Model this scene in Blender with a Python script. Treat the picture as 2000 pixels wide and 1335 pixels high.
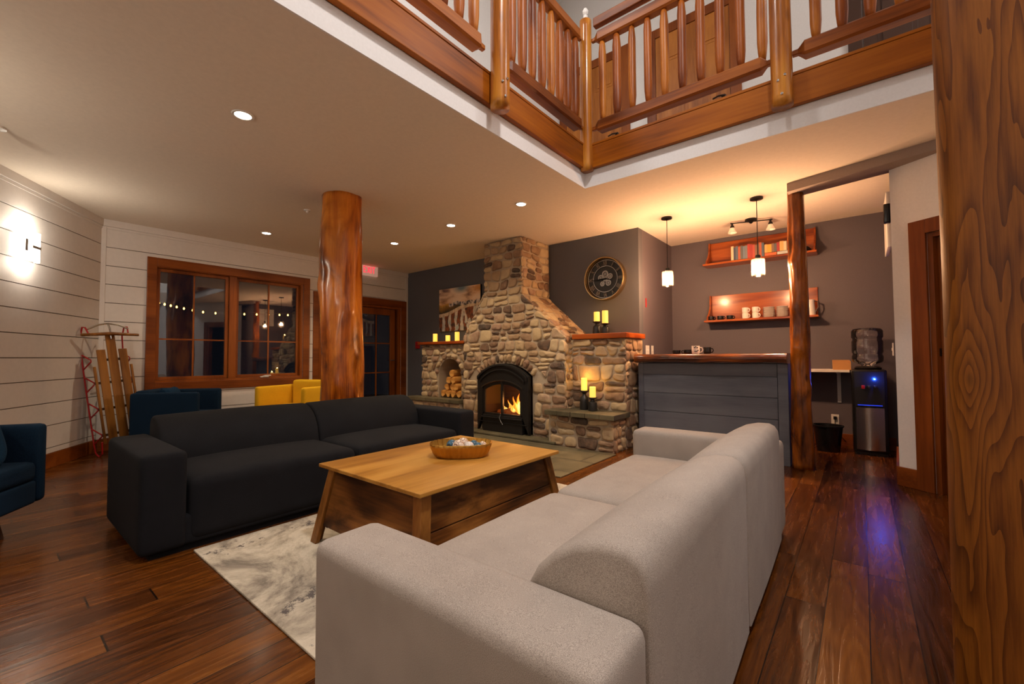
import bpy, bmesh, math, random
from math import sin, cos, pi, sqrt, radians, atan2, hypot
from mathutils import Vector, Matrix, noise
for o in list(bpy.data.objects): bpy.data.objects.remove(o)
S = bpy.context.scene
COL = S.collection

# ------------------------------------------------------------ camera, world, exposure
F_PX, YAW, PITCH, ROLL, EYE = 840.75, radians(39.006), radians(1.997), radians(-0.2754), 1.05
cam = bpy.data.objects.new('camera', bpy.data.cameras.new('camera')); COL.objects.link(cam)
_f = Vector((-sin(YAW)*cos(PITCH), cos(YAW)*cos(PITCH), sin(PITCH)))
_r = Vector((cos(YAW), sin(YAW), 0)); _u = _r.cross(_f)
_r2 = cos(ROLL)*_r + sin(ROLL)*_u; _u2 = -sin(ROLL)*_r + cos(ROLL)*_u
M = Matrix((_r2, _u2, -_f)).transposed().to_4x4(); M.translation = Vector((0, 0, EYE))
cam.matrix_world = M
cam.data.sensor_width = 36; cam.data.lens = F_PX/2000*36; cam.data.clip_start = .02
S.camera = cam
S.view_settings.view_transform = 'Standard'; S.view_settings.look = 'None'
S.view_settings.exposure = 0.0; S.view_settings.gamma = 1.0; S.view_settings.use_curve_mapping = False
W = bpy.data.worlds.new('night'); S.world = W; W.use_nodes = True
W.node_tree.nodes['Background'].inputs[0].default_value = (.0035, .004, .006, 1)
W.node_tree.nodes['Background'].inputs[1].default_value = 1.0

P_LOFT = 175; P_PEND = 250; P_DOWN = 15; P_SCONCE = 4.5; P_FILL = 17
LOFT_C = (1, .93, .88); WARM = (1, .66, .36); DOWN_C = (1, .80, .56); WHITE_C = (1, .88, .72); PEND_C = (1, .56, .31)

def light(kind, loc, energy, color, size=.05, rot=None, parent=None, name='lamp_light', **k):
    d = bpy.data.lights.new(name, kind); d.energy = energy; d.color = color
    if kind == 'AREA':
        d.size = size; d.shape = k.get('shape', 'DISK')
    else: d.shadow_soft_size = size
    if kind == 'SPOT': d.spot_size = k.get('cone', radians(110)); d.spot_blend = k.get('blend', .6)
    o = bpy.data.objects.new(name, d); COL.objects.link(o); o.location = loc
    if rot: o.rotation_euler = rot
    if parent: o.parent = parent
    return o

# ------------------------------------------------------------ materials
def newmat(name):
    m = bpy.data.materials.new(name); m.use_nodes = True
    nt = m.node_tree; b = nt.nodes['Principled BSDF']
    return m, nt, b
def N(nt, t, **k):
    n = nt.nodes.new(t)
    for a, v in k.items():
        if a.startswith('i_'): n.inputs[a[2:].replace('_', ' ')].default_value = v
        else: setattr(n, a, v)
    return n
def ramp(nt, stops, fac):
    r = nt.nodes.new('ShaderNodeValToRGB'); e = r.color_ramp.elements
    while len(e) < len(stops): e.new(.5)
    for i, (p, c) in enumerate(stops): e[i].position = p; e[i].color = (*c, 1)
    nt.links.new(fac, r.inputs[0]); return r.outputs[0]
def coords(nt, scale=(1, 1, 1), kind='Object', rot=(0, 0, 0)):
    t = N(nt, 'ShaderNodeTexCoord'); m = N(nt, 'ShaderNodeMapping')
    m.inputs['Scale'].default_value = scale; m.inputs['Rotation'].default_value = rot
    nt.links.new(t.outputs[kind], m.inputs[0]); return m.outputs[0]
def bump(nt, b, h, strength=.3, dist=.01):
    n = N(nt, 'ShaderNodeBump'); n.inputs['Strength'].default_value = strength; n.inputs['Distance'].default_value = dist
    nt.links.new(h, n.inputs['Height']); nt.links.new(n.outputs[0], b.inputs['Normal'])
def plain(name, c, rough=.5, metal=0, spec=.5, nb=0, ns=60, emit=None, es=0, coat=0, sheen=0):
    m, nt, b = newmat(name)
    b.inputs['Base Color'].default_value = (*c, 1); b.inputs['Roughness'].default_value = rough
    b.inputs['Metallic'].default_value = metal; b.inputs['Specular IOR Level'].default_value = spec
    b.inputs['Coat Weight'].default_value = coat; b.inputs['Sheen Weight'].default_value = sheen
    n = N(nt, 'ShaderNodeTexNoise', i_Scale=ns, i_Detail=3.0); nt.links.new(coords(nt), n.inputs[0])
    cc = ramp(nt, [(.3, tuple(x*.97 for x in c)), (.7, tuple(min(1, x*1.02) for x in c))], n.outputs[0])
    nt.links.new(cc, b.inputs['Base Color'])
    if nb: bump(nt, b, n.outputs[0], nb, .004)
    if emit:
        b.inputs['Emission Color'].default_value = (*emit, 1); b.inputs['Emission Strength'].default_value = es
    return m
def wood(name, dark, mid, light_, axis='Z', scale=1.0, rough=.35, rings=5.0, stretch=9.0, knots=.0, spec=.28, coat=.0, bmp=.15, stain=0):
    if 'table' not in name and 'slate' not in name: dark, mid, light_ = [(c[0], c[1]*.82, c[2]*.45) for c in (dark, mid, light_)]
    m, nt, b = newmat(name)
    s = {'X': (1/stretch, 1, 1), 'Y': (1, 1/stretch, 1), 'Z': (1, 1, 1/stretch)}[axis]
    s = tuple(v*scale*5 for v in s)
    co = coords(nt, s)
    n1 = N(nt, 'ShaderNodeTexNoise', i_Scale=1.0, i_Detail=2.0, i_Distortion=.3); nt.links.new(co, n1.inputs[0])
    mu = N(nt, 'ShaderNodeMath', operation='MULTIPLY'); mu.inputs[1].default_value = rings*6; nt.links.new(n1.outputs[0], mu.inputs[0])
    si = N(nt, 'ShaderNodeMath', operation='SINE'); nt.links.new(mu.outputs[0], si.inputs[0])
    s2 = {'X': (.06, 1, 1), 'Y': (1, .06, 1), 'Z': (1, 1, .06)}[axis]
    co2 = coords(nt, tuple(v*scale*90 for v in s2))
    n2 = N(nt, 'ShaderNodeTexNoise', i_Scale=1.0, i_Detail=3.0); nt.links.new(co2, n2.inputs[0])
    n3 = N(nt, 'ShaderNodeTexNoise', i_Scale=2.2*scale, i_Detail=2.0); nt.links.new(coords(nt), n3.inputs[0])
    a = N(nt, 'ShaderNodeMath', operation='MULTIPLY_ADD'); a.inputs[1].default_value = .17; a.inputs[2].default_value = .1
    nt.links.new(si.outputs[0], a.inputs[0])
    a2 = N(nt, 'ShaderNodeMath', operation='MULTIPLY_ADD'); a2.inputs[1].default_value = .45; nt.links.new(n2.outputs[0], a2.inputs[0]); nt.links.new(a.outputs[0], a2.inputs[2])
    a3 = N(nt, 'ShaderNodeMath', operation='MULTIPLY_ADD'); a3.inputs[1].default_value = .55; nt.links.new(n3.outputs[0], a3.inputs[0]); nt.links.new(a2.outputs[0], a3.inputs[2])
    out = ramp(nt, [(.28, dark), (.55, mid), (.85, light_)], a3.outputs[0])
    if stain:
        s5 = {'X': (.4, 1, 1), 'Y': (1, .4, 1), 'Z': (1, 1, .4)}[axis]
        ns = N(nt, 'ShaderNodeTexNoise', i_Scale=stain, i_Detail=5.0, i_Roughness=.6, i_Distortion=.7); nt.links.new(coords(nt, s5), ns.inputs[0])
        sk = ramp(nt, [(.36, (.22, .18, .15)), (.5, (.75, .72, .7)), (.62, (1, 1, 1))], ns.outputs[0])
        ms_ = N(nt, 'ShaderNodeMix', data_type='RGBA', blend_type='MULTIPLY'); ms_.inputs['Factor'].default_value = 1; nt.links.new(out, ms_.inputs[6]); nt.links.new(sk, ms_.inputs[7]); out = ms_.outputs[2]
    if knots:
        vo = N(nt, 'ShaderNodeTexVoronoi', i_Scale=knots); 
        s4 = {'X': (.45, 1, 1), 'Y': (1, .45, 1), 'Z': (1, 1, .45)}[axis]
        nt.links.new(coords(nt, s4), vo.inputs[0])
        k = ramp(nt, [(.03, (.0, .0, .0)), (.13, (1, 1, 1))], vo.outputs['Distance'])
        mx = N(nt, 'ShaderNodeMix', data_type='RGBA'); nt.links.new(k, mx.inputs['Factor'])
        mx.inputs[6].default_value = (dark[0]*.35, dark[1]*.35, dark[2]*.35, 1); nt.links.new(out, mx.inputs[7]); out = mx.outputs[2]
    nt.links.new(out, b.inputs['Base Color'])
    b.inputs['Roughness'].default_value = rough; b.inputs['Specular IOR Level'].default_value = spec
    b.inputs['Coat Weight'].default_value = coat; b.inputs['Coat Roughness'].default_value = .15
    if bmp: bump(nt, b, a2.outputs[0], bmp, .004)
    return m
def fabric(name, c1, c2, scale=500, bmp=.4, sheen=.0):
    m, nt, b = newmat(name)
    co = coords(nt)
    n = N(nt, 'ShaderNodeTexNoise', i_Scale=scale, i_Detail=2.0); nt.links.new(co, n.inputs[0])
    n2 = N(nt, 'ShaderNodeTexNoise', i_Scale=8.0, i_Detail=2.0); nt.links.new(co, n2.inputs[0])
    a = N(nt, 'ShaderNodeMath', operation='MULTIPLY_ADD'); a.inputs[1].default_value = .12; nt.links.new(n2.outputs[0], a.inputs[0])
    h = N(nt, 'ShaderNodeMath', operation='MULTIPLY'); h.inputs[1].default_value = .88; nt.links.new(n.outputs[0], h.inputs[0]); nt.links.new(h.outputs[0], a.inputs[2])
    nt.links.new(ramp(nt, [(.38, c1), (.62, c2)], a.outputs[0]), b.inputs['Base Color'])
    b.inputs['Roughness'].default_value = .95; b.inputs['Specular IOR Level'].default_value = .15; b.inputs['Sheen Weight'].default_value = sheen
    bump(nt, b, n.outputs[0], bmp, .002)
    return m
def glassmat(name, tint=(1, 1, 1), refl=.10):
    m, nt, b = newmat(name); nt.nodes.remove(b)
    out = nt.nodes['Material Output']
    tr = N(nt, 'ShaderNodeBsdfTransparent'); tr.inputs[0].default_value = (*tint, 1)
    gl = N(nt, 'ShaderNodeBsdfGlossy'); gl.inputs['Roughness'].default_value = .015
    fr = N(nt, 'ShaderNodeFresnel'); fr.inputs[0].default_value = 1.5
    ad = N(nt, 'ShaderNodeMath', operation='ADD', use_clamp=True); ad.inputs[1].default_value = refl; nt.links.new(fr.outputs[0], ad.inputs[0])
    mx = N(nt, 'ShaderNodeMixShader'); nt.links.new(ad.outputs[0], mx.inputs[0]); nt.links.new(tr.outputs[0], mx.inputs[1]); nt.links.new(gl.outputs[0], mx.inputs[2])
    nt.links.new(mx.outputs[0], out.inputs[0]); return m
def emis(name, c, s):
    m, nt, b = newmat(name); b.inputs['Base Color'].default_value = (*c, 1)
    b.inputs['Emission Color'].default_value = (*c, 1); b.inputs['Emission Strength'].default_value = s
    return m
def attr_mat(name, stops, rough=.8, nscale=14, bs=.6):
    m, nt, b = newmat(name)
    at = N(nt, 'ShaderNodeAttribute', attribute_name='tone')
    co = coords(nt)
    n = N(nt, 'ShaderNodeTexNoise', i_Scale=nscale, i_Detail=6.0, i_Roughness=.65); nt.links.new(co, n.inputs[0])
    a = N(nt, 'ShaderNodeMath', operation='MULTIPLY_ADD'); a.inputs[1].default_value = .55; nt.links.new(n.outputs[0], a.inputs[0])
    sb = N(nt, 'ShaderNodeMath', operation='SUBTRACT'); sb.inputs[1].default_value = .27; nt.links.new(at.outputs['Fac'], sb.inputs[0]); nt.links.new(sb.outputs[0], a.inputs[2])
    nt.links.new(ramp(nt, stops, a.outputs[0]), b.inputs['Base Color'])
    b.inputs['Roughness'].default_value = rough
    n2 = N(nt, 'ShaderNodeTexNoise', i_Scale=nscale*2.4, i_Detail=8.0, i_Roughness=.6); nt.links.new(co, n2.inputs[0])
    bump(nt, b, n2.outputs[0], bs, .02)
    return m

MT = {}
MT['ceil'] = plain('ceiling_paint', (.82, .73, .62), .9, nb=.05, ns=40)
MT['white'] = plain('white_paint', (.80, .79, .79), .7)
MT['loftwall'] = plain('loft_wall_paint', (.72, .71, .70), .85)
MT['shiplap'] = plain('white_board_paint', (.69, .645, .615), .55, nb=.12, ns=25)
MT['dark'] = plain('charcoal_wall_paint', (.095, .094, .106), .75)
MT['alc'] = plain('taupe_grey_wall_paint', (.118, .098, .114), .6)
MT['bar'] = wood('slate_blue_boards', (.085, .09, .11), (.12, .125, .15), (.15, .155, .18), 'X', 1, .5, rings=2, bmp=.3)
MT['trim'] = wood('window_trim_wood', (.10, .026, .005), (.20, .058, .012), (.27, .088, .02), 'Z', .7, .35, rings=2)
MT['trimy'] = wood('trim_wood_lengthwise', (.10, .026, .005), (.20, .058, .012), (.27, .088, .02), 'Y', .7, .35, rings=2)
MT['trimx'] = wood('trim_wood_crosswise', (.10, .026, .005), (.20, .058, .012), (.27, .088, .02), 'X', .7, .35, rings=2)
MT['beamx'] = wood('honey_beam_wood', (.13, .036, .003), (.29, .092, .006), (.42, .155, .015), 'X', .5, .4, rings=3, knots=2.2)
MT['beamy'] = wood('honey_beam_wood_left', (.13, .036, .003), (.29, .092, .006), (.42, .155, .015), 'Y', .5, .4, rings=3, knots=2.2)
MT['rail'] = wood('rail_wood', (.08, .022, .006), (.22, .068, .018), (.40, .15, .04), 'X', .8, .4, rings=3)
MT['raily'] = wood('rail_wood_left', (.08, .022, .006), (.22, .068, .018), (.40, .15, .04), 'Y', .8, .4, rings=3)
MT['balA'] = wood('red_baluster_wood', (.10, .022, .006), (.24, .068, .012), (.38, .125, .022), 'Z', 1.2, .4, rings=3)
MT['balB'] = wood('honey_baluster_wood', (.16, .042, .007), (.34, .115, .02), (.52, .22, .05), 'Z', 1.2, .4, rings=3, knots=5)
MT['post'] = wood('peeled_post_wood', (.22, .07, .008), (.44, .18, .03), (.62, .32, .08), 'Z', .9, .32, rings=4, knots=4, coat=.3)
MT['log'] = wood('varnished_log_wood', (.14, .028, .003), (.50, .155, .016), (.72, .29, .045), 'Z', 1.0, .22, rings=3, stretch=7, knots=4.2, coat=.35, bmp=.5, stain=3.5)
MT['log2'] = wood('varnished_dark_post_wood', (.08, .022, .003), (.27, .085, .010), (.44, .16, .025), 'Z', 1.4, .22, rings=3, stretch=8, knots=6, coat=.3, bmp=.5, stain=5)
MT['bigpost'] = None
MT['door'] = wood('loft_door_wood', (.20, .072, .015), (.34, .135, .035), (.45, .20, .06), 'Z', .8, .4, rings=3)
MT['mantel'] = wood('red_mantel_wood', (.14, .022, .005), (.30, .065, .012), (.42, .11, .02), 'X', .8, .4, rings=3)
MT['bartop'] = wood('live_edge_slab_wood', (.035, .008, .002), (.17, .042, .008), (.34, .11, .025), 'X', .9, .28, rings=5, knots=3, coat=.4, stain=5)
MT['shelfw'] = wood('reddish_shelf_wood', (.13, .022, .005), (.27, .062, .013), (.40, .115, .026), 'X', .9, .3, rings=5, knots=1.6, coat=.3)
MT['table'] = wood('table_top_wood', (.22, .085, .012), (.40, .18, .028), (.50, .25, .05), 'Y', .55, .42, rings=3, stretch=6, knots=1.6)
MT['tside'] = wood('table_panel_wood', (.018, .006, .002), (.13, .042, .007), (.30, .12, .025), 'Y', .8, .4, rings=3, knots=1.7, stretch=4, stain=3.5)
MT['tend'] = wood('table_end_wood', (.018, .006, .002), (.13, .042, .007), (.30, .12, .025), 'X', .8, .4, rings=3, knots=1.9, stretch=3, stain=4.5)
MT['tleg'] = wood('table_leg_wood', (.09, .03, .005), (.24, .085, .015), (.36, .15, .03), 'Z', .9, .4, rings=3, stain=4)
MT['dsofa'] = fabric('charcoal_weave', (.004, .0042, .0055), (.0135, .0135, .0165), 700)
MT['gsofa'] = fabric('light_grey_weave', (.235, .20, .175), (.475, .41, .36), 800, .12, .05)
MT['blue'] = fabric('blue_upholstery', (.003, .012, .030), (.006, .022, .048), 300)
MT['bluep'] = fabric('blue_pillow_cloth', (.005, .022, .052), (.009, .036, .08), 300)
MT['yellow'] = fabric('yellow_upholstery', (.62, .34, .012), (.76, .44, .02), 300, .2)
MT['cleg'] = plain('dark_leg_wood', (.05, .02, .01), .4)
MT['numeral'] = plain('grey_metal_numeral', (.30, .26, .22), .4, .5)
MT['black'] = plain('black_metal', (.012, .012, .012), .4, .6)
MT['iron'] = plain('cast_iron', (.018, .016, .015), .45, .5, nb=.1)
MT['ironhi'] = plain('polished_iron_edge', (.10, .09, .08), .3, .9)
MT['chrome'] = plain('chrome', (.6, .6, .6), .15, 1)
MT['steel'] = plain('brushed_steel', (.55, .53, .50), .28, 1)
MT['blackpl'] = plain('black_plastic', (.008, .008, .009), .25)
MT['whitepl'] = plain('white_plastic', (.75, .73, .70), .4)
MT['ceramic'] = plain('white_ceramic', (.80, .75, .70), .2)
MT['gold'] = plain('gold_metal', (.50, .27, .055), .36, 1, nb=.05)
MT['brass'] = plain('brass_rim', (.55, .38, .18), .25, 1)
MT['cand'] = plain('candle_wax', (.85, .62, .2), .5, emit=(1, .50, .055), es=1.1)
MT['holder'] = plain('black_candle_holder', (.014, .013, .012), .35)
MT['glass'] = glassmat('window_glass', (.95, .96, .97), .07)
MT['jarglass'] = glassmat('clear_jar_glass', (1, .97, .93), .03)
MT['bottle'] = glassmat('smoky_bottle_plastic', (.86, .86, .88), .08)
def jarmat():
    m = glassmat('seeded_jar_glass', (1, .95, .85), .04); nt = m.node_tree; out = nt.nodes['Material Output']; prev = out.inputs[0].links[0].from_socket
    tl = N(nt, 'ShaderNodeBsdfTranslucent'); tl.inputs[0].default_value = (1, .85, .65, 1); mx = N(nt, 'ShaderNodeMixShader'); mx.inputs[0].default_value = .05
    nt.links.new(prev, mx.inputs[1]); nt.links.new(tl.outputs[0], mx.inputs[2]); nt.links.new(mx.outputs[0], out.inputs[0]); return m
MT['seeded'] = jarmat()
MT['red'] = plain('red_paint', (.35, .010, .012), .3)
MT['sledw'] = wood('sled_slat_wood', (.10, .04, .012), (.20, .092, .03), (.32, .16, .055), 'Z', 1.5, .35, rings=2)
MT['fire'] = plain('firewood_bark', (.25, .12, .05), .9, nb=.4)
MT['endgrain'] = wood('split_wood', (.42, .20, .07), (.62, .34, .13), (.75, .47, .22), 'Y', 2.5, .7, rings=2)
MT['slate'] = None
MT['bulb'] = emis('warm_filament', (1, .72, .40), 60)
MT['disc'] = emis('downlight_lens', (1, .86, .66), 20)
MT['sconce'] = emis('frosted_glass_shade', (1, .93, .80), 7)
MT['loftlamp'] = emis('loft_lamp_shade', (1, .93, .85), 4)
MT['string'] = emis('string_bulb', (1, .60, .12), 9)
MT['exitred'] = emis('exit_letters', (1, .03, .06), 1.5)
MT['exitbody'] = plain('exit_sign_case', (.75, .66, .56), .4, emit=(1, .55, .42), es=.25)
MT['led'] = emis('blue_led', (.03, .12, 1), 60)
MT['ledsoft'] = emis('blue_tray_glow', (.02, .06, 1), 1.5)
MT['handle'] = plain('dark_bronze', (.03, .022, .018), .35, .8)
STONE_STOPS = [(.0, (.075, .05, .035)), (.14, (.20, .11, .062)), (.32, (.34, .21, .115)), (.55, (.43, .295, .16)), (.8, (.53, .39, .22)), (1, (.32, .19, .12))]
MT['stone'] = attr_mat('field_stone', STONE_STOPS, .75, 9, .35)
MT['mortar'] = plain('stone_mortar', (.40, .31, .215), .95, nb=.5, ns=80)

def brickmat(name, c1, c2, mortar, bw, bh, ms, rough, rotz=0, grain=True, sc=1, offset=.5, freq=2):
    m, nt, b = newmat(name)
    co = coords(nt, (1, 1, 1), 'Object', (0, 0, rotz))
    br = N(nt, 'ShaderNodeTexBrick', offset=offset, offset_frequency=freq); nt.links.new(co, br.inputs['Vector'])
    br.inputs['Scale'].default_value = 1; br.inputs['Brick Width'].default_value = bw; br.inputs['Row Height'].default_value = bh
    br.inputs['Mortar Size'].default_value = ms; br.inputs['Mortar Smooth'].default_value = .2; br.inputs['Bias'].default_value = 0
    br.inputs['Color1'].default_value = (0, 0, 0, 1); br.inputs['Color2'].default_value = (1, 1, 1, 1); br.inputs['Mortar'].default_value = (.5, .5, .5, 1)
    g = coords(nt, (3.5, 45, 1) if grain else (6, 6, 6), 'Object', (0, 0, rotz))
    n = N(nt, 'ShaderNodeTexNoise', i_Scale=1.0, i_Detail=4.0, i_Distortion=.6); nt.links.new(g, n.inputs[0])
    n2 = N(nt, 'ShaderNodeTexNoise', i_Scale=3.0, i_Detail=3.0); nt.links.new(coords(nt), n2.inputs[0])
    a = N(nt, 'ShaderNodeMath', operation='MULTIPLY_ADD'); a.inputs[1].default_value = .35; nt.links.new(br.outputs['Color'], a.inputs[0])
    h = N(nt, 'ShaderNodeMath', operation='MULTIPLY'); h.inputs[1].default_value = .5; nt.links.new(n.outputs[0], h.inputs[0]); nt.links.new(h.outputs[0], a.inputs[2])
    a2 = N(nt, 'ShaderNodeMath', operation='MULTIPLY_ADD'); a2.inputs[1].default_value = .3; nt.links.new(n2.outputs[0], a2.inputs[0]); nt.links.new(a.outputs[0], a2.inputs[2])
    mid = tuple((x+y)/2 for x, y in zip(c1, c2))
    cr = ramp(nt, [(.3, c1), (.58, mid), (.85, c2)], a2.outputs[0])
    mx = N(nt, 'ShaderNodeMix', data_type='RGBA'); nt.links.new(br.outputs['Fac'], mx.inputs['Factor']); nt.links.new(cr, mx.inputs[6]); mx.inputs[7].default_value = (*mortar, 1)
    nt.links.new(mx.outputs[2], b.inputs['Base Color'])
    rr = N(nt, 'ShaderNodeMath', operation='MULTIPLY_ADD'); rr.inputs[1].default_value = .22; rr.inputs[2].default_value = rough-.1; nt.links.new(n.outputs[0], rr.inputs[0])
    nt.links.new(rr.outputs[0], b.inputs['Roughness'])
    inv = N(nt, 'ShaderNodeMath', operation='MULTIPLY_ADD'); inv.inputs[1].default_value = -1.0; nt.links.new(br.outputs['Fac'], inv.inputs[0]); 
    nh = N(nt, 'ShaderNodeMath', operation='MULTIPLY'); nh.inputs[1].default_value = .35; nt.links.new(n.outputs[0], nh.inputs[0]); nt.links.new(nh.outputs[0], inv.inputs[2])
    bump(nt, b, inv.outputs[0], .4, .006)
    return m
def floormat():
    m, nt, b = newmat('hardwood_planks')
    t = N(nt, 'ShaderNodeTexCoord'); sx = N(nt, 'ShaderNodeSeparateXYZ'); nt.links.new(t.outputs['Object'], sx.inputs[0])
    def mth(op, a, b_=None, c=None):
        n = N(nt, 'ShaderNodeMath', operation=op)
        for i, v in enumerate((a, b_, c)):
            if v is None: continue
            if isinstance(v, (int, float)): n.inputs[i].default_value = v
            else: nt.links.new(v, n.inputs[i])
        return n.outputs[0]
    def white(v):
        n = N(nt, 'ShaderNodeTexWhiteNoise', noise_dimensions='1D'); nt.links.new(v, n.inputs['W']); return n.outputs[0]
    xw = mth('DIVIDE', sx.outputs[0], .142); row = mth('FLOOR', xw); fx = mth('FRACT', xw)
    yw = mth('MULTIPLY_ADD', white(row), 7.3, mth('DIVIDE', sx.outputs[1], 1.55)); col = mth('FLOOR', yw); fy = mth('FRACT', yw)
    rnd_ = white(mth('MULTIPLY_ADD', row, 17.31, col))
    ex = mth('MINIMUM', fx, mth('SUBTRACT', 1.0, fx)); ey = mth('MINIMUM', fy, mth('SUBTRACT', 1.0, fy))
    gx = mth('LESS_THAN', ex, .014); gy = mth('LESS_THAN', ey, .0022); gap = mth('MAXIMUM', gx, gy)
    sh = N(nt, 'ShaderNodeCombineXYZ'); nt.links.new(mth('MULTIPLY_ADD', rnd_, 40.0, mth('MULTIPLY', sx.outputs[0], 34.0)), sh.inputs[0]); nt.links.new(mth('MULTIPLY_ADD', rnd_, 9.0, mth('MULTIPLY', sx.outputs[1], 2.6)), sh.inputs[1])
    n1 = N(nt, 'ShaderNodeTexNoise', i_Scale=1.0, i_Detail=5.0, i_Roughness=.62, i_Distortion=.9); nt.links.new(sh.outputs[0], n1.inputs[0])
    sh2 = N(nt, 'ShaderNodeCombineXYZ'); nt.links.new(mth('MULTIPLY_ADD', rnd_, 11.0, mth('MULTIPLY', sx.outputs[0], 7.0)), sh2.inputs[0]); nt.links.new(mth('MULTIPLY', sx.outputs[1], .9), sh2.inputs[1])
    n2 = N(nt, 'ShaderNodeTexNoise', i_Scale=1.0, i_Detail=1.0); nt.links.new(sh2.outputs[0], n2.inputs[0])
    rings = mth('SINE', mth('MULTIPLY', n2.outputs[0], 70.0))
    v = mth('MULTIPLY_ADD', rings, .045, mth('MULTIPLY', n1.outputs[0], .62)); v = mth('MULTIPLY_ADD', rnd_, .30, v)
    cr = ramp(nt, [(.22, (.020, .005, .001)), (.42, (.078, .021, .0025)), (.62, (.14, .042, .005)), (.85, (.23, .08, .010))], v)
    mx = N(nt, 'ShaderNodeMix', data_type='RGBA'); nt.links.new(gap, mx.inputs['Factor']); nt.links.new(cr, mx.inputs[6]); mx.inputs[7].default_value = (.008, .003, .001, 1)
    nt.links.new(mx.outputs[2], b.inputs['Base Color'])
    nt.links.new(mth('MULTIPLY_ADD', n1.outputs[0], .26, .12), b.inputs['Roughness'])
    b.inputs['Coat Weight'].default_value = .08; b.inputs['Coat Roughness'].default_value = .15; b.inputs['Specular IOR Level'].default_value = .3
    hgt = mth('SUBTRACT', mth('MULTIPLY', n1.outputs[0], .45), mth('LESS_THAN', mth('MINIMUM', ex, mth('MULTIPLY', ey, 11.0)), .03))
    bump(nt, b, hgt, .45, .006)
    return m
MT['floor'] = floormat()
def flamed():
    m, nt, b = newmat('flamed_grain_post_wood')
    def mth(op, a, b_=None, c=None):
        n = N(nt, 'ShaderNodeMath', operation=op)
        for i, v in enumerate((a, b_, c)):
            if v is None: continue
            if isinstance(v, (int, float)): n.inputs[i].default_value = v
            else: nt.links.new(v, n.inputs[i])
        return n.outputs[0]
    n1 = N(nt, 'ShaderNodeTexNoise', i_Scale=1.0, i_Detail=2.5, i_Roughness=.5, i_Distortion=.35); nt.links.new(coords(nt, (7.5, 7.5, 1.1)), n1.inputs[0])
    kc = (-0.201, -0.272, 0.981); dist = []
    for sc, pt in (((1, .6, .52), kc), ((1, .6, .4), (kc[0]-.11, kc[1], kc[2]+1.3)), ((1, .6, .5), (kc[0]-.02, kc[1], kc[2]-.62)), ((1, .6, .4), (kc[0]-.04, kc[1], kc[2]+.55))):
        mp = N(nt, 'ShaderNodeMapping'); t = N(nt, 'ShaderNodeTexCoord'); nt.links.new(t.outputs['Object'], mp.inputs[0]); mp.inputs['Scale'].default_value = sc
        mp.inputs['Location'].default_value = tuple(-p*k for p, k in zip(pt, sc))
        vl = N(nt, 'ShaderNodeVectorMath', operation='LENGTH'); nt.links.new(mp.outputs[0], vl.inputs[0]); dist.append(vl.outputs['Value'])
    tot = n1.outputs[0]
    for k, d in enumerate(dist):
        e = mth('POWER', 2.718, mth('MULTIPLY', d, -(24.0 if k == 0 else 26.0))); tot = mth('MULTIPLY_ADD', e, (.55, .18, .12, -.15)[k], tot)
    fr = mth('FRACT', mth('MULTIPLY', tot, 11.0))
    tri = mth('POWER', fr, 2.2)
    fine = N(nt, 'ShaderNodeTexNoise', i_Scale=1.0, i_Detail=5.0, i_Roughness=.7); nt.links.new(coords(nt, (170, 170, 6)), fine.inputs[0])
    big = N(nt, 'ShaderNodeTexNoise', i_Scale=1.0, i_Detail=2.0); nt.links.new(coords(nt, (5, 5, 1.5)), big.inputs[0])
    v = mth('MULTIPLY_ADD', fine.outputs[0], .62, mth('MULTIPLY_ADD', big.outputs[0], .45, mth('MULTIPLY', tri, .34)))
    c = ramp(nt, [(.32, (.30, .105, .009)), (.55, (.215, .068, .006)), (.75, (.135, .038, .003)), (.95, (.07, .017, .001))], v)
    kk = ramp(nt, [(.014, (0, 0, 0)), (.022, (1, 1, 1))], dist[0])
    mx = N(nt, 'ShaderNodeMix', data_type='RGBA'); nt.links.new(kk, mx.inputs['Factor']); mx.inputs[6].default_value = (.010, .004, .001, 1); nt.links.new(c, mx.inputs[7])
    nt.links.new(mx.outputs[2], b.inputs['Base Color']); b.inputs['Roughness'].default_value = .45; b.inputs['Specular IOR Level'].default_value = .25; bump(nt, b, fine.outputs[0], .25, .003)
    return m
MT['bigpost'] = flamed()
MT['slate'] = brickmat('slate_flags', (.06, .052, .03), (.19, .155, .085), (.06, .05, .035), .55, .42, .006, .4, .0, grain=False)
MT['closetfloor'] = plain('closet_floor', (.2, .18, .15), .8)

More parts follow.
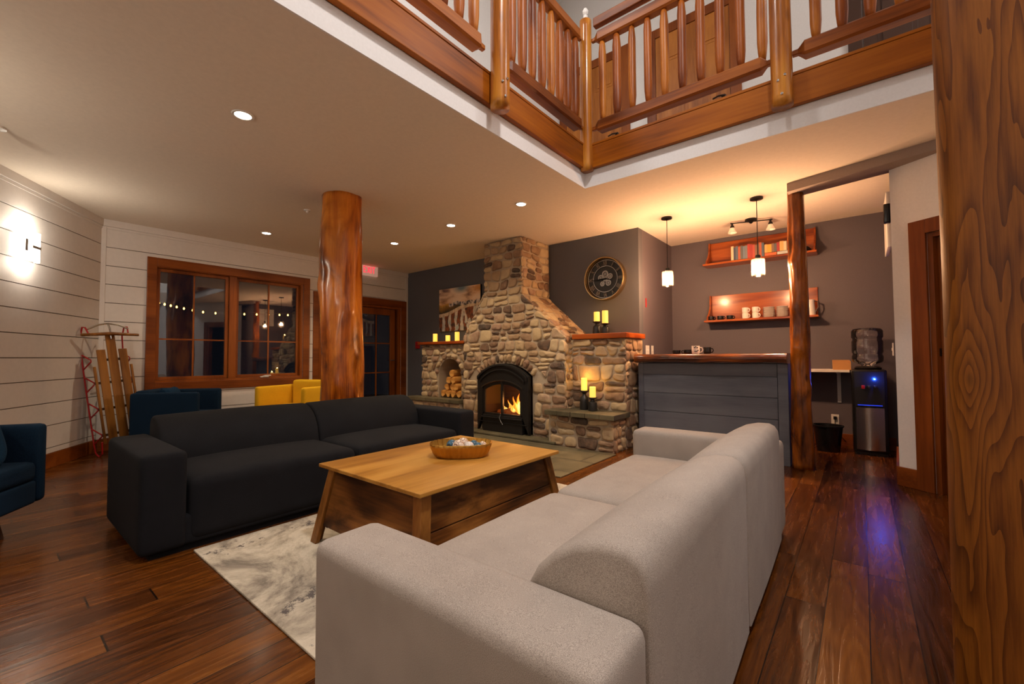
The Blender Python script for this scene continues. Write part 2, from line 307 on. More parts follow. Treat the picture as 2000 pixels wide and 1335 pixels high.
def rugmat():
    m, nt, b = newmat('distressed_rug')
    co = coords(nt)
    n1 = N(nt, 'ShaderNodeTexNoise', i_Scale=2.6, i_Detail=9.0, i_Roughness=.72, i_Distortion=.6); nt.links.new(co, n1.inputs[0])
    c1 = ramp(nt, [(.36, (.20, .17, .14)), (.47, (.44, .38, .30)), (.56, (.60, .53, .43)), (.7, (.52, .45, .36))], n1.outputs[0])
    n2 = N(nt, 'ShaderNodeTexNoise', i_Scale=14.0, i_Detail=8.0, i_Roughness=.85); nt.links.new(co, n2.inputs[0])
    n3 = N(nt, 'ShaderNodeTexNoise', i_Scale=3.1, i_Detail=3.0); nt.links.new(coords(nt, (1.5, .8, 1)), n3.inputs[0])
    a = N(nt, 'ShaderNodeMath', operation='MULTIPLY'); nt.links.new(n2.outputs[0], a.inputs[0]); nt.links.new(n3.outputs[0], a.inputs[1])
    k = ramp(nt, [(.33, (0, 0, 0)), (.37, (1, 1, 1))], a.outputs[0])
    mx = N(nt, 'ShaderNodeMix', data_type='RGBA'); nt.links.new(k, mx.inputs['Factor']); nt.links.new(c1, mx.inputs[6]); mx.inputs[7].default_value = (.11, .095, .09, 1)
    nt.links.new(mx.outputs[2], b.inputs['Base Color']); b.inputs['Roughness'].default_value = 1; b.inputs['Specular IOR Level'].default_value = .1
    n4 = N(nt, 'ShaderNodeTexNoise', i_Scale=300.0); nt.links.new(co, n4.inputs[0]); bump(nt, b, n4.outputs[0], .5, .004)
    return m
MT['rug'] = rugmat()

# ------------------------------------------------------------ mesh helpers
class MB:
    def __init__(s): s.b = bmesh.new(); s.t = None
    def box(s, x0, x1, y0, y1, z0, z1, mat=None):
        vs = [s.b.verts.new((x, y, z)) for x in (x0, x1) for y in (y0, y1) for z in (z0, z1)]
        if mat is not None:
            for v in vs: v.co = mat @ v.co
        for f in ((0, 1, 3, 2), (4, 6, 7, 5), (0, 4, 5, 1), (2, 3, 7, 6), (0, 2, 6, 4), (1, 5, 7, 3)): s.b.faces.new([vs[i] for i in f])
        return s
    def poly(s, pts): s.b.faces.new([s.b.verts.new(p) for p in pts]); return s
    def prism(s, pts, vec):
        a = [s.b.verts.new(p) for p in pts]; c = [s.b.verts.new(Vector(p)+Vector(vec)) for p in pts]
        s.b.faces.new(a); s.b.faces.new(c[::-1]); n = len(a)
        for i in range(n): s.b.faces.new((a[i], c[i], c[(i+1) % n], a[(i+1) % n]))
        return s
    def loft(s, rings, closed=True, caps=True):
        R = [[s.b.verts.new(p) for p in r] for r in rings]; n = len(R[0])
        for i in range(len(R)-1):
            for j in range(n if closed else n-1):
                s.b.faces.new((R[i][j], R[i][(j+1) % n], R[i+1][(j+1) % n], R[i+1][j]))
        if caps: s.b.faces.new(R[0][::-1]); s.b.faces.new(R[-1])
        return s
    def lathe(s, prof, c=(0, 0, 0), n=24, caps=True, mat=None):
        rings = []
        for r, z in prof:
            ring = [Vector((c[0]+r*cos(2*pi*k/n), c[1]+r*sin(2*pi*k/n), c[2]+z)) for k in range(n)]
            if mat is not None: ring = [mat @ p for p in ring]
            rings.append(ring)
        return s.loft(rings, True, caps)
    def tube(s, pts, r, n=10, caps=True):
        pts = [Vector(p) for p in pts]; rings = []; up = Vector((0, 0, 1))
        rr = r if isinstance(r, (list, tuple)) else [r]*len(pts)
        prev = None
        for i, p in enumerate(pts):
            d = (pts[min(i+1, len(pts)-1)]-pts[max(i-1, 0)]).normalized()
            if prev is None:
                u = d.orthogonal().normalized()
            else:
                u = (prev - d*prev.dot(d)).normalized()
            prev = u; v = d.cross(u)
            rings.append([p+(u*cos(2*pi*k/n)+v*sin(2*pi*k/n))*rr[i] for k in range(n)])
        return s.loft(rings, True, caps)
    def rbox(s, x0, x1, y0, y1, z0, z1, r, n=8, puff=0, mat=None):
        # rounded box with optional cushion puff on top
        c = Vector(((x0+x1)/2, (y0+y1)/2, (z0+z1)/2)); h = Vector(((x1-x0)/2, (y1-y0)/2, (z1-z0)/2))
        def ticks(hh):
            a = [-hh, -hh+r*.12, -hh+r*.4, -hh+r]; k = max(2, n)
            inner = [(-hh+r)+(2*hh-2*r)*i/k for i in range(1, k)]
            return a+inner+[-x for x in a[::-1]]
        T = [ticks(h[i]) for i in range(3)]
        def proj(p):
            q = Vector([max(-h[i]+r, min(h[i]-r, p[i])) for i in range(3)]); d = p-q
            if d.length > 1e-9: p = q+d.normalized()*r if d.length > 0 else p
            if puff and p.z > 0:
                fx = max(0, 1-(abs(p.x)/h.x)**2.5); fy = max(0, 1-(abs(p.y)/h.y)**2.5); p = p+Vector((0, 0, puff*fx*fy))
            return c+p
        cache = {}
        def V(p):
            k = tuple(round(x, 6) for x in p)
            if k not in cache:
                q = proj(Vector(p)); cache[k] = s.b.verts.new(mat @ q if mat is not None else q)
            return cache[k]
        for ax in range(3):
            a, b_ = (ax+1) % 3, (ax+2) % 3
            for sg in (-1, 1):
                for i in range(len(T[a])-1):
                    for j in range(len(T[b_])-1):
                        q = []
                        for (u, v) in ((i, j), (i+1, j), (i+1, j+1), (i, j+1)):
                            p = [0, 0, 0]; p[ax] = sg*h[ax]; p[a] = T[a][u]; p[b_] = T[b_][v]; q.append(V(p))
                        if sg < 0: q = q[::-1]
                        if len(set(q)) == 4: s.b.faces.new(q)
        return s
    def build(s, name, mat, parent=None, loc=None, rot=None, smooth=False, bevel=0, seg=2, recalc=True):
        if recalc: bmesh.ops.recalc_face_normals(s.b, faces=s.b.faces)
        me = bpy.data.meshes.new(name); s.b.to_mesh(me); s.b.free()
        mats = mat if isinstance(mat, (list, tuple)) else [mat]
        for m_ in mats: me.materials.append(MT[m_] if isinstance(m_, str) else m_)
        if smooth:
            for p in me.polygons: p.use_smooth = True
            if smooth != 'all':
                me.set_sharp_from_angle(angle=radians(smooth if smooth is not True else 40))
        o = bpy.data.objects.new(name, me); COL.objects.link(o)
        if loc is not None: o.location = loc
        if rot is not None: o.rotation_euler = rot if not isinstance(rot, (int, float)) else (0, 0, rot)
        if parent: o.parent = parent
        if bevel:
            bv = o.modifiers.new('bevel', 'BEVEL'); bv.width = bevel; bv.segments = seg; bv.limit_method = 'ANGLE'; bv.angle_limit = radians(35)
        return o
def tag(o, label, cat, group=None, kind=None):
    o['label'] = label; o['category'] = cat
    if group: o['group'] = group
    if kind: o['kind'] = kind
    return o
def thing(name, label, cat, loc=(0, 0, 0), rz=0, group=None):
    o = bpy.data.objects.new(name, None); COL.objects.link(o); o.empty_display_size = .1
    o.location = loc; o.rotation_euler = (0, 0, rz) if isinstance(rz, (int, float)) else rz
    return tag(o, label, cat, group)
def struct(o): o['kind'] = 'structure'; return o
def copytree(root, loc=None, rz=None, label=None):
    r = root.copy(); COL.objects.link(r)
    if loc is not None: r.location = loc
    if rz is not None: r.rotation_euler = (0, 0, rz)
    if label: r['label'] = label
    for ch in [x for x in root.children]:
        c = ch.copy(); COL.objects.link(c); c.parent = r
        for g in ch.children:
            d = g.copy(); COL.objects.link(d); d.parent = c
    return r
def frame(p, d):   # local x along d, local y into the room (left of d), z up
    d = Vector((d[0], d[1], 0)).normalized(); n = Vector((-d.y, d.x, 0))
    m = Matrix((d, n, Vector((0, 0, 1)))).transposed().to_4x4(); m.translation = Vector((p[0], p[1], 0)); return m

CEIL = 2.665; TH = .12
XW, YB, XA, YA = -6.76, 5.15, -2.13, 6.36
DL = Vector((.842, -.540)).normalized(); PL = Vector((XW, .84))
DR = Vector((.834, -.552)).normalized(); PR = Vector((.22, 4.72))

def slab_with_holes(mb, L, z0, z1, y0, y1, holes, mat):
    xs = sorted({0, L, *[h[0] for h in holes], *[h[1] for h in holes]}); zs = sorted({z0, z1, *[h[2] for h in holes], *[h[3] for h in holes]})
    for i in range(len(xs)-1):
        for j in range(len(zs)-1):
            cx, cz = (xs[i]+xs[i+1])/2, (zs[j]+zs[j+1])/2
            if zs[j] < z0 or zs[j+1] > z1 or any(h[0] < cx < h[1] and h[2] < cz < h[3] for h in holes): continue
            mb.box(xs[i], xs[i+1], y0, y1, zs[j], zs[j+1], mat)
def wall(name, p, d, L, mat, holes=(), top=CEIL, z0=0, side=-1):
    mb = MB(); slab_with_holes(mb, L, z0, top, min(0, side*TH), max(0, side*TH), list(holes), frame(p, d))
    return struct(mb.build(name, mat))
def boards(mb, p, d, L, zs, holes, t=.012, gap=.008, seams=None, rnd=None):
    m = frame(p, d)
    for a, b_ in zip(zs[:-1], zs[1:]):
        cuts = [a+gap/2, b_-gap/2]
        sub = sorted({*cuts, *[z for h in holes for z in (h[2], h[3]) if cuts[0] < z < cuts[1]]})
        for u, v in zip(sub[:-1], sub[1:]):
            c = (u+v)/2; xs = [(0, L)]
            for h in holes:
                if h[2] < c < h[3]:
                    nx = []
                    for s_, e_ in xs:
                        if h[0] > s_ and h[1] < e_: nx += [(s_, h[0]), (h[1], e_)]
                        elif h[0] <= s_ < h[1] < e_: nx.append((h[1], e_))
                        elif s_ < h[0] < e_ <= h[1]: nx.append((s_, h[0]))
                        elif h[1] <= s_ or h[0] >= e_: nx.append((s_, e_))
                    xs = nx
            for s_, e_ in xs:
                if rnd and e_-s_ > 2.4:
                    k = s_+(e_-s_)*rnd.uniform(.25, .75); mb.box(s_, k-.0015, 0, t, u, v, m); mb.box(k+.0015, e_, 0, t, u, v, m)
                else: mb.box(s_, e_, 0, t, u, v, m)

# ------------------------------------------------------------ room shell
mb = MB(); mb.box(XW-.5, 3.6, -3.2, YA+1.2, -.1, 0); struct(mb.build('floor', 'floor'))
OX0, OX1, OY0, OY1 = -2.03, 2.3, -1.4, 3.63
mb = MB()
for x0, x1, y0, y1 in ((XW-.4, OX0, -3.0, YA+.2), (OX1, 3.3, -3.0, YA+.2), (OX0, OX1, OY1, YA+.2), (OX0, OX1, -3.0, OY0)):
    mb.box(x0, x1, y0, y1, CEIL, 2.99)
struct(mb.build('ceiling', 'ceil'))
mb = MB()   # painted drywall band lining the opening
mb.box(OX0, OX0+.012, OY0, OY1, CEIL-.001, 2.82); mb.box(OX0, OX1, OY1-.012, OY1, CEIL-.001, 2.82)
struct(mb.build('trim_1', 'white'))
# window wall (runs along +y at x = XW); frame(p,(0,-1)) has its normal towards +x
WIN = (1.255, 3.25, .645, 2.30); DOR = (3.33, 5.10, 0, 2.10)
def ly(y): return 5.15-y       # local x on the window wall measured from the back corner
pW, dW, LW = (XW, YB), (0, -1), YB-.84
hW = [(ly(3.155), ly(1.315), .745, 2.215), (ly(4.99), ly(3.40), 0, 2.0)]
MT['groove'] = plain('painted_groove_shade', (.16, .125, .10), .9)  # dark backing colour stands in for the shadow in the board grooves
ow = wall('wall_far_left', pW, dW, LW, 'groove', hW)
mb = MB(); zs = [.14]+[.19+.2155*k for k in range(12)]; zs = [z for z in zs if z < 2.56]+[2.56]
boards(mb, (XW, YB), dW, LW, zs, hW); o = mb.build('wall_boards', 'shiplap', ow)
o.name = 'board_cladding'
LL = 6.3
pL0 = PL+DL*LL
ow = wall('wall_left', PL, DL, LL, 'groove')
mb = MB(); zs = [.14, .194]+[.194+.2175*k for k in range(1, 12)]; zs = [z for z in zs if z < 2.56]+[2.56]
boards(mb, PL, DL, LL, zs, [], rnd=random.Random(4)); mb.build('board_cladding', 'shiplap', ow)
mb = MB(); m = frame(PL, DL); mb.box(0, LL, 0, .03, 2.585, CEIL, m); mb.box(0, LL, 0, .018, 2.555, 2.585, m)
m = frame((XW, YB), dW); mb.box(0, LW, 0, .03, 2.585, CEIL, m); mb.box(0, LW, 0, .018, 2.555, 2.585, m)
mb.box(0, .05, 0, .02, 0, 2.585, m); mb.box(LW-.045, LW, 0, .02, 0, 2.585, m)
struct(mb.build('trim_2', 'shiplap', bevel=.003))
mb = MB(); m = frame(PL, DL); mb.box(.012, LL, 0, .022, 0, .14, m); struct(mb.build('baseboard_left', 'trimx', bevel=.003))
mb = MB(); m = frame((XW, YB), dW); mb.box(ly(3.33)+.002, LW, .0, .022, 0, .14, m); mb.box(0, ly(5.11), 0, .022, 0, .14, m); struct(mb.build('baseboard_far_left', 'trimy', bevel=.003))
wall('wall_back', (XW-TH, YB), (1, 0), XA-XW+TH, 'dark', side=1)
wall('wall_alcove_left', (XA, YB+TH), (0, 1), YA-YB, 'alc', side=1)
wall('wall_alcove_back', (XA-TH, YA), (1, 0), 3.0, 'alc', side=1)
mb = MB(); mb.prism([(PR.x, PR.y, 0), (.30, YA, 0), (.42, YA, 0), (PR.x+.12, PR.y+.02, 0)], (0, 0, CEIL)); struct(mb.build('wall_alcove_right', 'alc'))
LRW = 3.35
hR = [(.24, 1.06, 0, 1.99)]
ow = wall('wall_right', PR, DR, LRW, 'white', hR, side=1)
pR1 = PR+DR*LRW
wall('wall_side', (pR1.x, -2.7), (0, 1), pR1.y+2.7, 'white', side=-1)
wall('wall_near', (pL0.x-.2, -2.6), (1, 0), pR1.x-pL0.x+.2, 'white', side=-1)
# header over the way into the alcove
mb = MB(); mb.prism([(-.50, 4.73, 2.585), (.50, 4.46, 2.585), (.50, 4.72, 2.585), (-.50, 4.95, 2.585)], (0, 0, CEIL-2.585+.001)); MT['header'] = plain('taupe_header', (.34, .27, .235), .8); struct(mb.build('trim_3', 'header'))  # header coloured a darker taupe than the ceiling
mb = MB(); mR = frame(PR, DR); mb.box(0, .132, -.02, 0, 0, .15, mR); struct(mb.build('baseboard_right', 'trimx', bevel=.003))
mb = MB(); dd = Vector((.08, 1.64)); mm = frame(PR, dd); mb.box(0, 1.0, 0, .018, 0, .15, mm); struct(mb.build('baseboard_alcove_right', 'trimy', bevel=.003))
mb = MB(); mb.box(XA, .28, YA-.018, YA, 0, .14); struct(mb.build('baseboard_alcove_back', 'trimx', bevel=.003))

# ------------------------------------------------------------ window_1
w = struct(bpy.data.objects.new('window_1', None)); COL.objects.link(w); w.location = (XW, 0, 0)
def wbox(mb, y0, y1, z0, z1, x0, x1): mb.box(x0, x1, y0, y1, z0, z1)
mb = MB()
for y0, y1, z0, z1 in ((WIN[0], WIN[0]+.095, WIN[2], WIN[3]), (WIN[1]-.095, WIN[1], WIN[2], WIN[3]), (WIN[0]+.095, WIN[1]-.095, WIN[3]-.11, WIN[3]), (WIN[0]+.095, WIN[1]-.095, WIN[2], WIN[2]+.11)):
    mb.box(.0125, .035, y0, y1, z0, z1)
mb.build('casing', 'trimy', w, bevel=.004)
mb = MB()
A0, A1, B0, B1, Z0, Z1 = 1.315, 2.165, 2.215, 3.155, .745, 2.215
for y0, y1, z0, z1 in ((A0, 1.35, Z0, Z1), (3.12, B1, Z0, Z1), (1.35, 3.12, Z1-.035, Z1), (1.35, 3.12, Z0, Z0+.035), (2.145, 2.235, Z0+.035, Z1-.035)):
    mb.box(-.10, .012, y0, y1, z0, z1)
mb.build('window_frame', 'trim', w, bevel=.003)
for (y0, y1, dx, nm) in ((1.352, 2.143, 0, 'left'), (2.237, 3.118, -.03, 'right')):
    mb = MB(); z0, z1 = Z0+.037, Z1-.037; f = .04
    for a, b_, c, d in ((y0, y0+f, z0, z1), (y1-f, y1, z0, z1), (y0+f, y1-f, z1-f, z1), (y0+f, y1-f, z0, z0+f)): mb.box(-.055+dx, -.015+dx, a, b_, c, d)
    sash = mb.build('sash', 'trim', w, bevel=.003)
    mb = MB(); ym = (y0+y1)/2
    mb.box(-.046+dx, -.024+dx, ym-.009, ym+.009, z0+f, z1-f)
    for zz in (z0+f+(z1-z0-2*f)*.36,) if nm == 'left' else (z0+f+(z1-z0-2*f)*.36,):
        mb.box(-.045+dx, -.025+dx, y0+f, y1-f, zz-.009, zz+.009)
    mb.build('muntin', 'trim', sash)
    mb = MB(); mb.box(-.037+dx, -.033+dx, y0+f, y1-f, z0+f, z1-f); mb.build('pane', 'glass', sash)
mb = MB(); mb.box(.0, .03, 2.55, 2.66, .775, .79); mb.tube([(.02, 2.58, .79), (.05, 2.6, .80), (.05, 2.68, .80)], .007); mb.build('crank_handle', 'whitepl', w, bevel=.002)
# ------------------------------------------------------------ door_1: glazed pair in the window wall
w = struct(bpy.data.objects.new('door_1', None)); COL.objects.link(w); w.location = (XW, 0, 0)
mb = MB(); mb.box(.0125, .035, 3.31, 3.40, 0, 2.115); mb.box(.0125, .035, 4.99, 5.105, 0, 2.115); mb.box(.0125, .035, 3.40, 4.99, 1.99, 2.115); mb.build('casing', 'trimy', w, bevel=.004)
mb = MB(); mb.box(-.10, .012, 3.40, 3.45, 0, 2.0); mb.box(-.10, .012, 4.94, 4.99, 0, 2.0); mb.box(-.10, .012, 3.45, 4.94, 1.95, 2.0); mb.build('door_frame', 'trim', w, bevel=.003)
for y0, y1 in ((3.455, 4.095), (4.10, 4.885)):
    mb = MB(); f = .10
    for a, b_, c, d in ((y0, y0+f, .01, 1.945), (y1-f, y1, .01, 1.945), (y0+f, y1-f, 1.83, 1.945), (y0+f, y1-f, .01, .24)): mb.box(-.065, -.022, a, b_, c, d)
    leaf = mb.build('door_leaf', 'trim', w, bevel=.003)
    mb = MB(); ym = (y0+y1)/2; mb.box(-.055, -.032, ym-.01, ym+.01, .24, 1.83)
    for zz in (.78, 1.31): mb.box(-.054, -.033, y0+f, y1-f, zz-.01, zz+.01)
    mb.build('muntin', 'trim', leaf)
    mb = MB(); mb.box(-.046, -.042, y0+f, y1-f, .24, 1.83); mb.build('pane', 'glass', leaf)
mb = MB(); mb.tube([(-.02, 4.84, 1.0), (.03, 4.84, 1.0), (.03, 4.76, 1.0)], .009); mb.build('door_handle', 'chrome', w, smooth=True)
# outside: deck, rail and string lights seen through the glass
mb = MB(); mb.box(-12, XW-.6, -1, 8, -.3, -.1); tag(mb.build('porch_deck', 'cleg'), 'dark timber porch deck outside the window', 'deck', kind='structure')
for y in (1.1, 3.32, 5.25):
    mb = MB(); mb.lathe([(.07, -.1), (.065, 1.4), (.06, 3)], (-7.2, y, 0)); tag(mb.build('porch_post', 'log2', smooth=True), 'log porch post outside, %s' % ('left of the big window' if y < 3 else 'between the window and the glazed door' if y < 4 else 'seen through the right of the glazed door'), 'post')
t = thing('string_lights', 'string of glowing yellow bulbs behind the window glass', 'string lights', (-7.15, 0, 0))
pts = [(1.15+.1*k) for k in range(22)]
def sz(y): return 1.70+.16*max(0, (2.0-y))**1.3*1.2+.05*max(0, y-2.2)
mb = MB(); mb.tube([(0, y, sz(y)+.02) for y in pts], .003, 6); mb.build('cord', 'black', t)
for y in (1.40, 1.46, 1.52, 1.585, 1.65, 1.73, 1.83, 1.95, 2.1, 2.30, 2.47, 2.64, 2.81, 2.97, 3.1):
    mb = MB(); mb.lathe([(.004, .012), (.010, 0), (.011, -.008), (.006, -.018), (.001, -.02)], (0, y, sz(y)), 10); mb.build('bulb', 'string', t, smooth='all')

# ------------------------------------------------------------ door_2 in the right wall, standing ajar on a shelved closet
w = struct(bpy.data.objects.new('door_2', None)); COL.objects.link(w); w.matrix_world = frame(PR, DR)
mb = MB()
mb.box(.13, .24, -.024, 0, 0, 2.10); mb.box(1.06, 1.17, -.024, 0, 0, 2.10); mb.box(.24, 1.06, -.024, 0, 1.99, 2.10); mb.build('casing', 'trim', w, bevel=.003)
mb = MB(); mb.box(.24, .275, 0, .13, 0, 1.99); mb.box(1.025, 1.06, 0, .13, 0, 1.99); mb.box(.275, 1.025, 0, .13, 1.955, 1.99); mb.box(.275, .29, .05, .13, 0, 1.955); mb.build('jamb', 'trim', w, bevel=.002)
mb = MB(); mb.box(0, .04, 0, .74, .012, 1.94); lf = mb.build('door_leaf', 'post', w, loc=(.292, .07, 0), rot=radians(-26), bevel=.002)
mb = MB(); mb.box(-.002, .0, .30, .36, .95, 1.01); mb.box(.275, .279, .03, .06, 1.04, 1.10); mb.build('latch', 'black', w)
o = MB(); zz = [.30+.22*k for k in range(8)]
for z in zz: o.box(.40, 1.5, .55, .95, z, z+.02)
o.box(.36, 1.5, .95, .98, 0, 2.2)
so = o.build('closet_shelves', 'cleg'); so.matrix_world = frame(PR, DR); tag(so, 'dark closet shelves seen through the door ajar on the right', 'shelving')
mb = MB(); mb.box(.25, 1.6, 1.0, 1.05, 0, CEIL); mb.box(1.6, 1.65, .13, 1.05, 0, CEIL); oc = mb.build('wall_closet', 'alc'); oc.matrix_world = frame(PR, DR); struct(oc)

# ------------------------------------------------------------ stonework
def clip(poly, a, b_, c):      # keep a*x+b*y<=c
    out = []
    for i in range(len(poly)):
        p, q = poly[i], poly[(i+1) % len(poly)]; dp, dq = a*p[0]+b_*p[1]-c, a*q[0]+b_*q[1]-c
        if dp <= 0: out.append(p)
        if (dp < 0 < dq) or (dq < 0 < dp):
            t_ = dp/(dp-dq); out.append((p[0]+(q[0]-p[0])*t_, p[1]+(q[1]-p[1])*t_))
    return out
def area(p): return .5*sum(p[i][0]*p[(i+1) % len(p)][1]-p[(i+1) % len(p)][0]*p[i][1] for i in range(len(p)))
class Stones:
    def __init__(s): s.bm = bmesh.new(); s.lay = s.bm.verts.layers.float.new('tone')
    def stone(s, poly, O, U, V, Nn, rnd, gap=.006, depth=.030, tone=None):
        if len(poly) < 3: return
        A = area(poly)
        if A < 0: poly = poly[::-1]; A = -A
        if A < .0006: return
        n = len(poly); cx = sum(p[0] for p in poly)/n; cy = sum(p[1] for p in poly)/n
        # round the outline
        for it in range(2):
            q = []
            m_ = len(poly)
            for i in range(m_):
                a, c = poly[i], poly[(i+1) % m_]; L = hypot(c[0]-a[0], c[1]-a[1]); k = min(.34, .026/max(L, 1e-6)) if it == 0 else .25
                q.append((a[0]+(c[0]-a[0])*k, a[1]+(c[1]-a[1])*k)); q.append((c[0]+(a[0]-c[0])*k, c[1]+(a[1]-c[1])*k))
            poly = q
        # resample to even points
        P_ = []; m_ = len(poly)
        for i in range(m_):
            a, c = poly[i], poly[(i+1) % m_]; L = hypot(c[0]-a[0], c[1]-a[1]); k = max(1, int(L/.028))
            for j in range(k): P_.append((a[0]+(c[0]-a[0])*j/k, a[1]+(c[1]-a[1])*j/k))
        sd = rnd.uniform(0, 100); tn = rnd.random() if tone is None else tone
        R = sqrt(A)/2
        tx, ty = rnd.uniform(-.18, .18), rnd.uniform(-.22, .18)
        dep = depth*rnd.uniform(.7, 1.25)
        rings = []
        for inset, d in ((gap, -.01), (gap, dep*.45), (gap+.008, dep*.85), (gap+.022, dep)):
            ring = []
            for (x, y) in P_:
                dx, dy = x-cx, y-cy; L = hypot(dx, dy) or 1e-6
                nn = noise.noise(Vector((x*13, y*13, sd)))
                k = max(.25, (L-inset-.012*(nn+.3))/L)
                X, Y = cx+dx*k, cy+dy*k
                dd = d+(0 if d < 0 else dep*.35*noise.noise(Vector((X*9, Y*9, sd+7)))+tx*(X-cx)*.5+ty*(Y-cy)*.5)
                ring.append((X, Y, dd))
            rings.append(ring)
        for kk in (.55, .2):
            ring = []
            for (X, Y, dd) in rings[3]:
                X2, Y2 = cx+(X-cx)*kk, cy+(Y-cy)*kk
                ring.append((X2, Y2, dep*(1.08 if kk > .3 else 1.12)+dep*.5*noise.noise(Vector((X2*11, Y2*11, sd+7)))+tx*(X2-cx)*.5+ty*(Y2-cy)*.5))
            rings.append(ring)
        VR = []
        for r in rings:
            row = []
            for (X, Y, d) in r:
                v = s.bm.verts.new(O+U*X+V*Y+Nn*d); v[s.lay] = tn; row.append(v)
            VR.append(row)
        m_ = len(P_)
        for a in range(len(VR)-1):
            for i in range(m_): 
                f = s.bm.faces.new((VR[a][i], VR[a][(i+1) % m_], VR[a+1][(i+1) % m_], VR[a+1][i])); f.smooth = True
        f = s.bm.faces.new(VR[-1]); f.smooth = True
    def region(s, poly, O, U, V, Nn, seed, hr=(.07, .13), wr=(.10, .26), arches=(), skip=None, depth=.021, jit=.034):
        """poly: convex outline in (u,v); arches: (cx, cz, r, halfwidth) stones are kept outside"""
        rnd = random.Random(seed); O, U, V, Nn = map(Vector, (O, U, V, Nn))
        if area(poly) < 0: poly = poly[::-1]
        x0, x1 = min(p[0] for p in poly), max(p[0] for p in poly); y0, y1 = min(p[1] for p in poly), max(p[1] for p in poly)
        y = y0; rows = [y0]
        while y < y1: y += rnd.uniform(*hr); rows.append(y)
        wob = [rnd.uniform(0, 99) for _ in rows]
        def yb(i, x): return rows[i]+(0 if i == 0 else jit*1.6*noise.noise(Vector((x*3.2, wob[i], 0))))
        for i in range(len(rows)-1):
            x = x0-rnd.uniform(0, .15)
            while x < x1:
                h = rows[i+1]-rows[i]; wdt = rnd.uniform(*wr)*(1 if h > .09 else 1.15)
                j = lambda: rnd.uniform(-jit, jit)*.7
                xa, xb = x, x+wdt; la, lb = getattr(s, '_p', 0), j(); s._p = lb
                split = h > .11 and rnd.random() < .3
                quads = []
                if split:
                    m_ = rnd.uniform(.4, .6)
                    fy = lambda xx: yb(i, xx)*(1-m_)+yb(i+1, xx)*m_
                    quads = [[(xa-la, yb(i, xa)), (xb-lb, yb(i, xb)), (xb, fy(xb)), (xa, fy(xa))], [(xa, fy(xa)), (xb, fy(xb)), (xb+lb, yb(i+1, xb)), (xa+la, yb(i+1, xa))]]
                else: quads = [[(xa-la, yb(i, xa)), (xb-lb, yb(i, xb)), (xb+lb, yb(i+1, xb)), (xa+la, yb(i+1, xa))]]
                for q in quads:
                    n_ = len(poly)
                    for k in range(n_):
                        p, r_ = poly[k], poly[(k+1) % n_]; a, b_ = r_[1]-p[1], -(r_[0]-p[0])
                        q = clip(q, a, b_, a*p[0]+b_*p[1])
                        if len(q) < 3: break
                    if len(q) < 3: continue
                    for kind, ax, az, r_, zl in arches:   # keep outside an arch of radius r_ centred (ax,az); zl: straight legs below az
                        cx = sum(p[0] for p in q)/len(q); cz = sum(p[1] for p in q)/len(q)
                        if kind == 'circ':
                            dx, dz = cx-ax, cz-az; L = hypot(dx, dz) or 1
                            if cz < az-zl: continue
                            if L < r_*.86: q = []; break
                            dx, dz = dx/L, dz/L; q = clip(q, -dx, -dz, -(dx*ax+dz*az+r_))
                        else:            # rectangle: ax0, ax1 in r_, top az
                            lo, hi = r_
                            if cz > az: 
                                q = clip(q, 0, -1, -az) if lo < cx < hi else q
                            elif cx < lo: q = clip(q, 1, 0, lo)
                            elif cx > hi: q = clip(q, -1, 0, -hi)
                            else: q = []
                        if len(q) < 3: q = []; break
                    if q: s.stone(q, O, U, V, Nn, rnd, depth=depth)
                x += wdt
        return s
    def ring(s, ax, az, r0, r1, a0, a1, n, O, U, V, Nn, seed, depth=.04):
        rnd = random.Random(seed); O, U, V, Nn = map(Vector, (O, U, V, Nn)); cuts = [a0+(a1-a0)*(k+rnd.uniform(-.2, .2)*(0 < k < n))/n for k in range(n+1)]
        for a, b_ in zip(cuts[:-1], cuts[1:]):
            rr = r1+rnd.uniform(-.02, .015)
            q = [(ax+cos(a)*r0, az+sin(a)*r0), (ax+cos(b_)*r0, az+sin(b_)*r0), (ax+cos(b_)*rr, az+sin(b_)*rr), (ax+cos(a)*rr, az+sin(a)*rr)]
            s.stone(q, O, U, V, Nn, rnd, depth=depth)
    def build(s, name, parent):
        bmesh.ops.recalc_face_normals(s.bm, faces=s.bm.faces)
        me = bpy.data.meshes.new(name); s.bm.to_mesh(me); s.bm.free(); me.materials.append(MT['stone'])
        o = bpy.data.objects.new(name, me); COL.objects.link(o); o.parent = parent; return o

FP = thing('stone_fireplace', 'field stone fireplace with sloped shoulders, square chimney and two low side wings', 'fireplace', (-3.7, 4.5, 0))
def L_(x, y, z): return (x+3.7, y-4.5, z)
FY = 4.5   # body front plane
BL, BR, CL, CR = -4.58, -2.80, -4.17, -3.46      # body and chimney x limits
SL0, SL1, SR0, SR1 = 1.36, 1.97, 1.30, 1.88
ST0, ST1, STZ, STC = -4.215, -3.315, .80, .965   # stove opening
mx_ = (ST0+ST1)/2; hw_ = (ST1-ST0)/2; sag = STC-STZ; RR = (hw_**2+sag**2)/(2*sag); CZ = STC-RR
arc = [(mx_+RR*sin(a), CZ+RR*cos(a)) for a in [math.asin(hw_/RR)*(1-2*k/10) for k in range(11)]]
D = .016
out = [(BL+D, 0), (BL+D, SL0), (CL+D, SL1), (CL+D, CEIL-.002), (CR-D, CEIL-.002), (CR-D, SR1), (BR-D, SR0), (BR-D, 0), (ST1, 0)]+arc+[(ST0, 0)]
mb = MB(); mb.prism([L_(x, FY+D, z) for x, z in out], (0, YB-FY-D-.002, 0)); mb.build('mortar_core', 'mortar', FP)
WY, WYL = 4.64, 4.60
RWX = -2.08
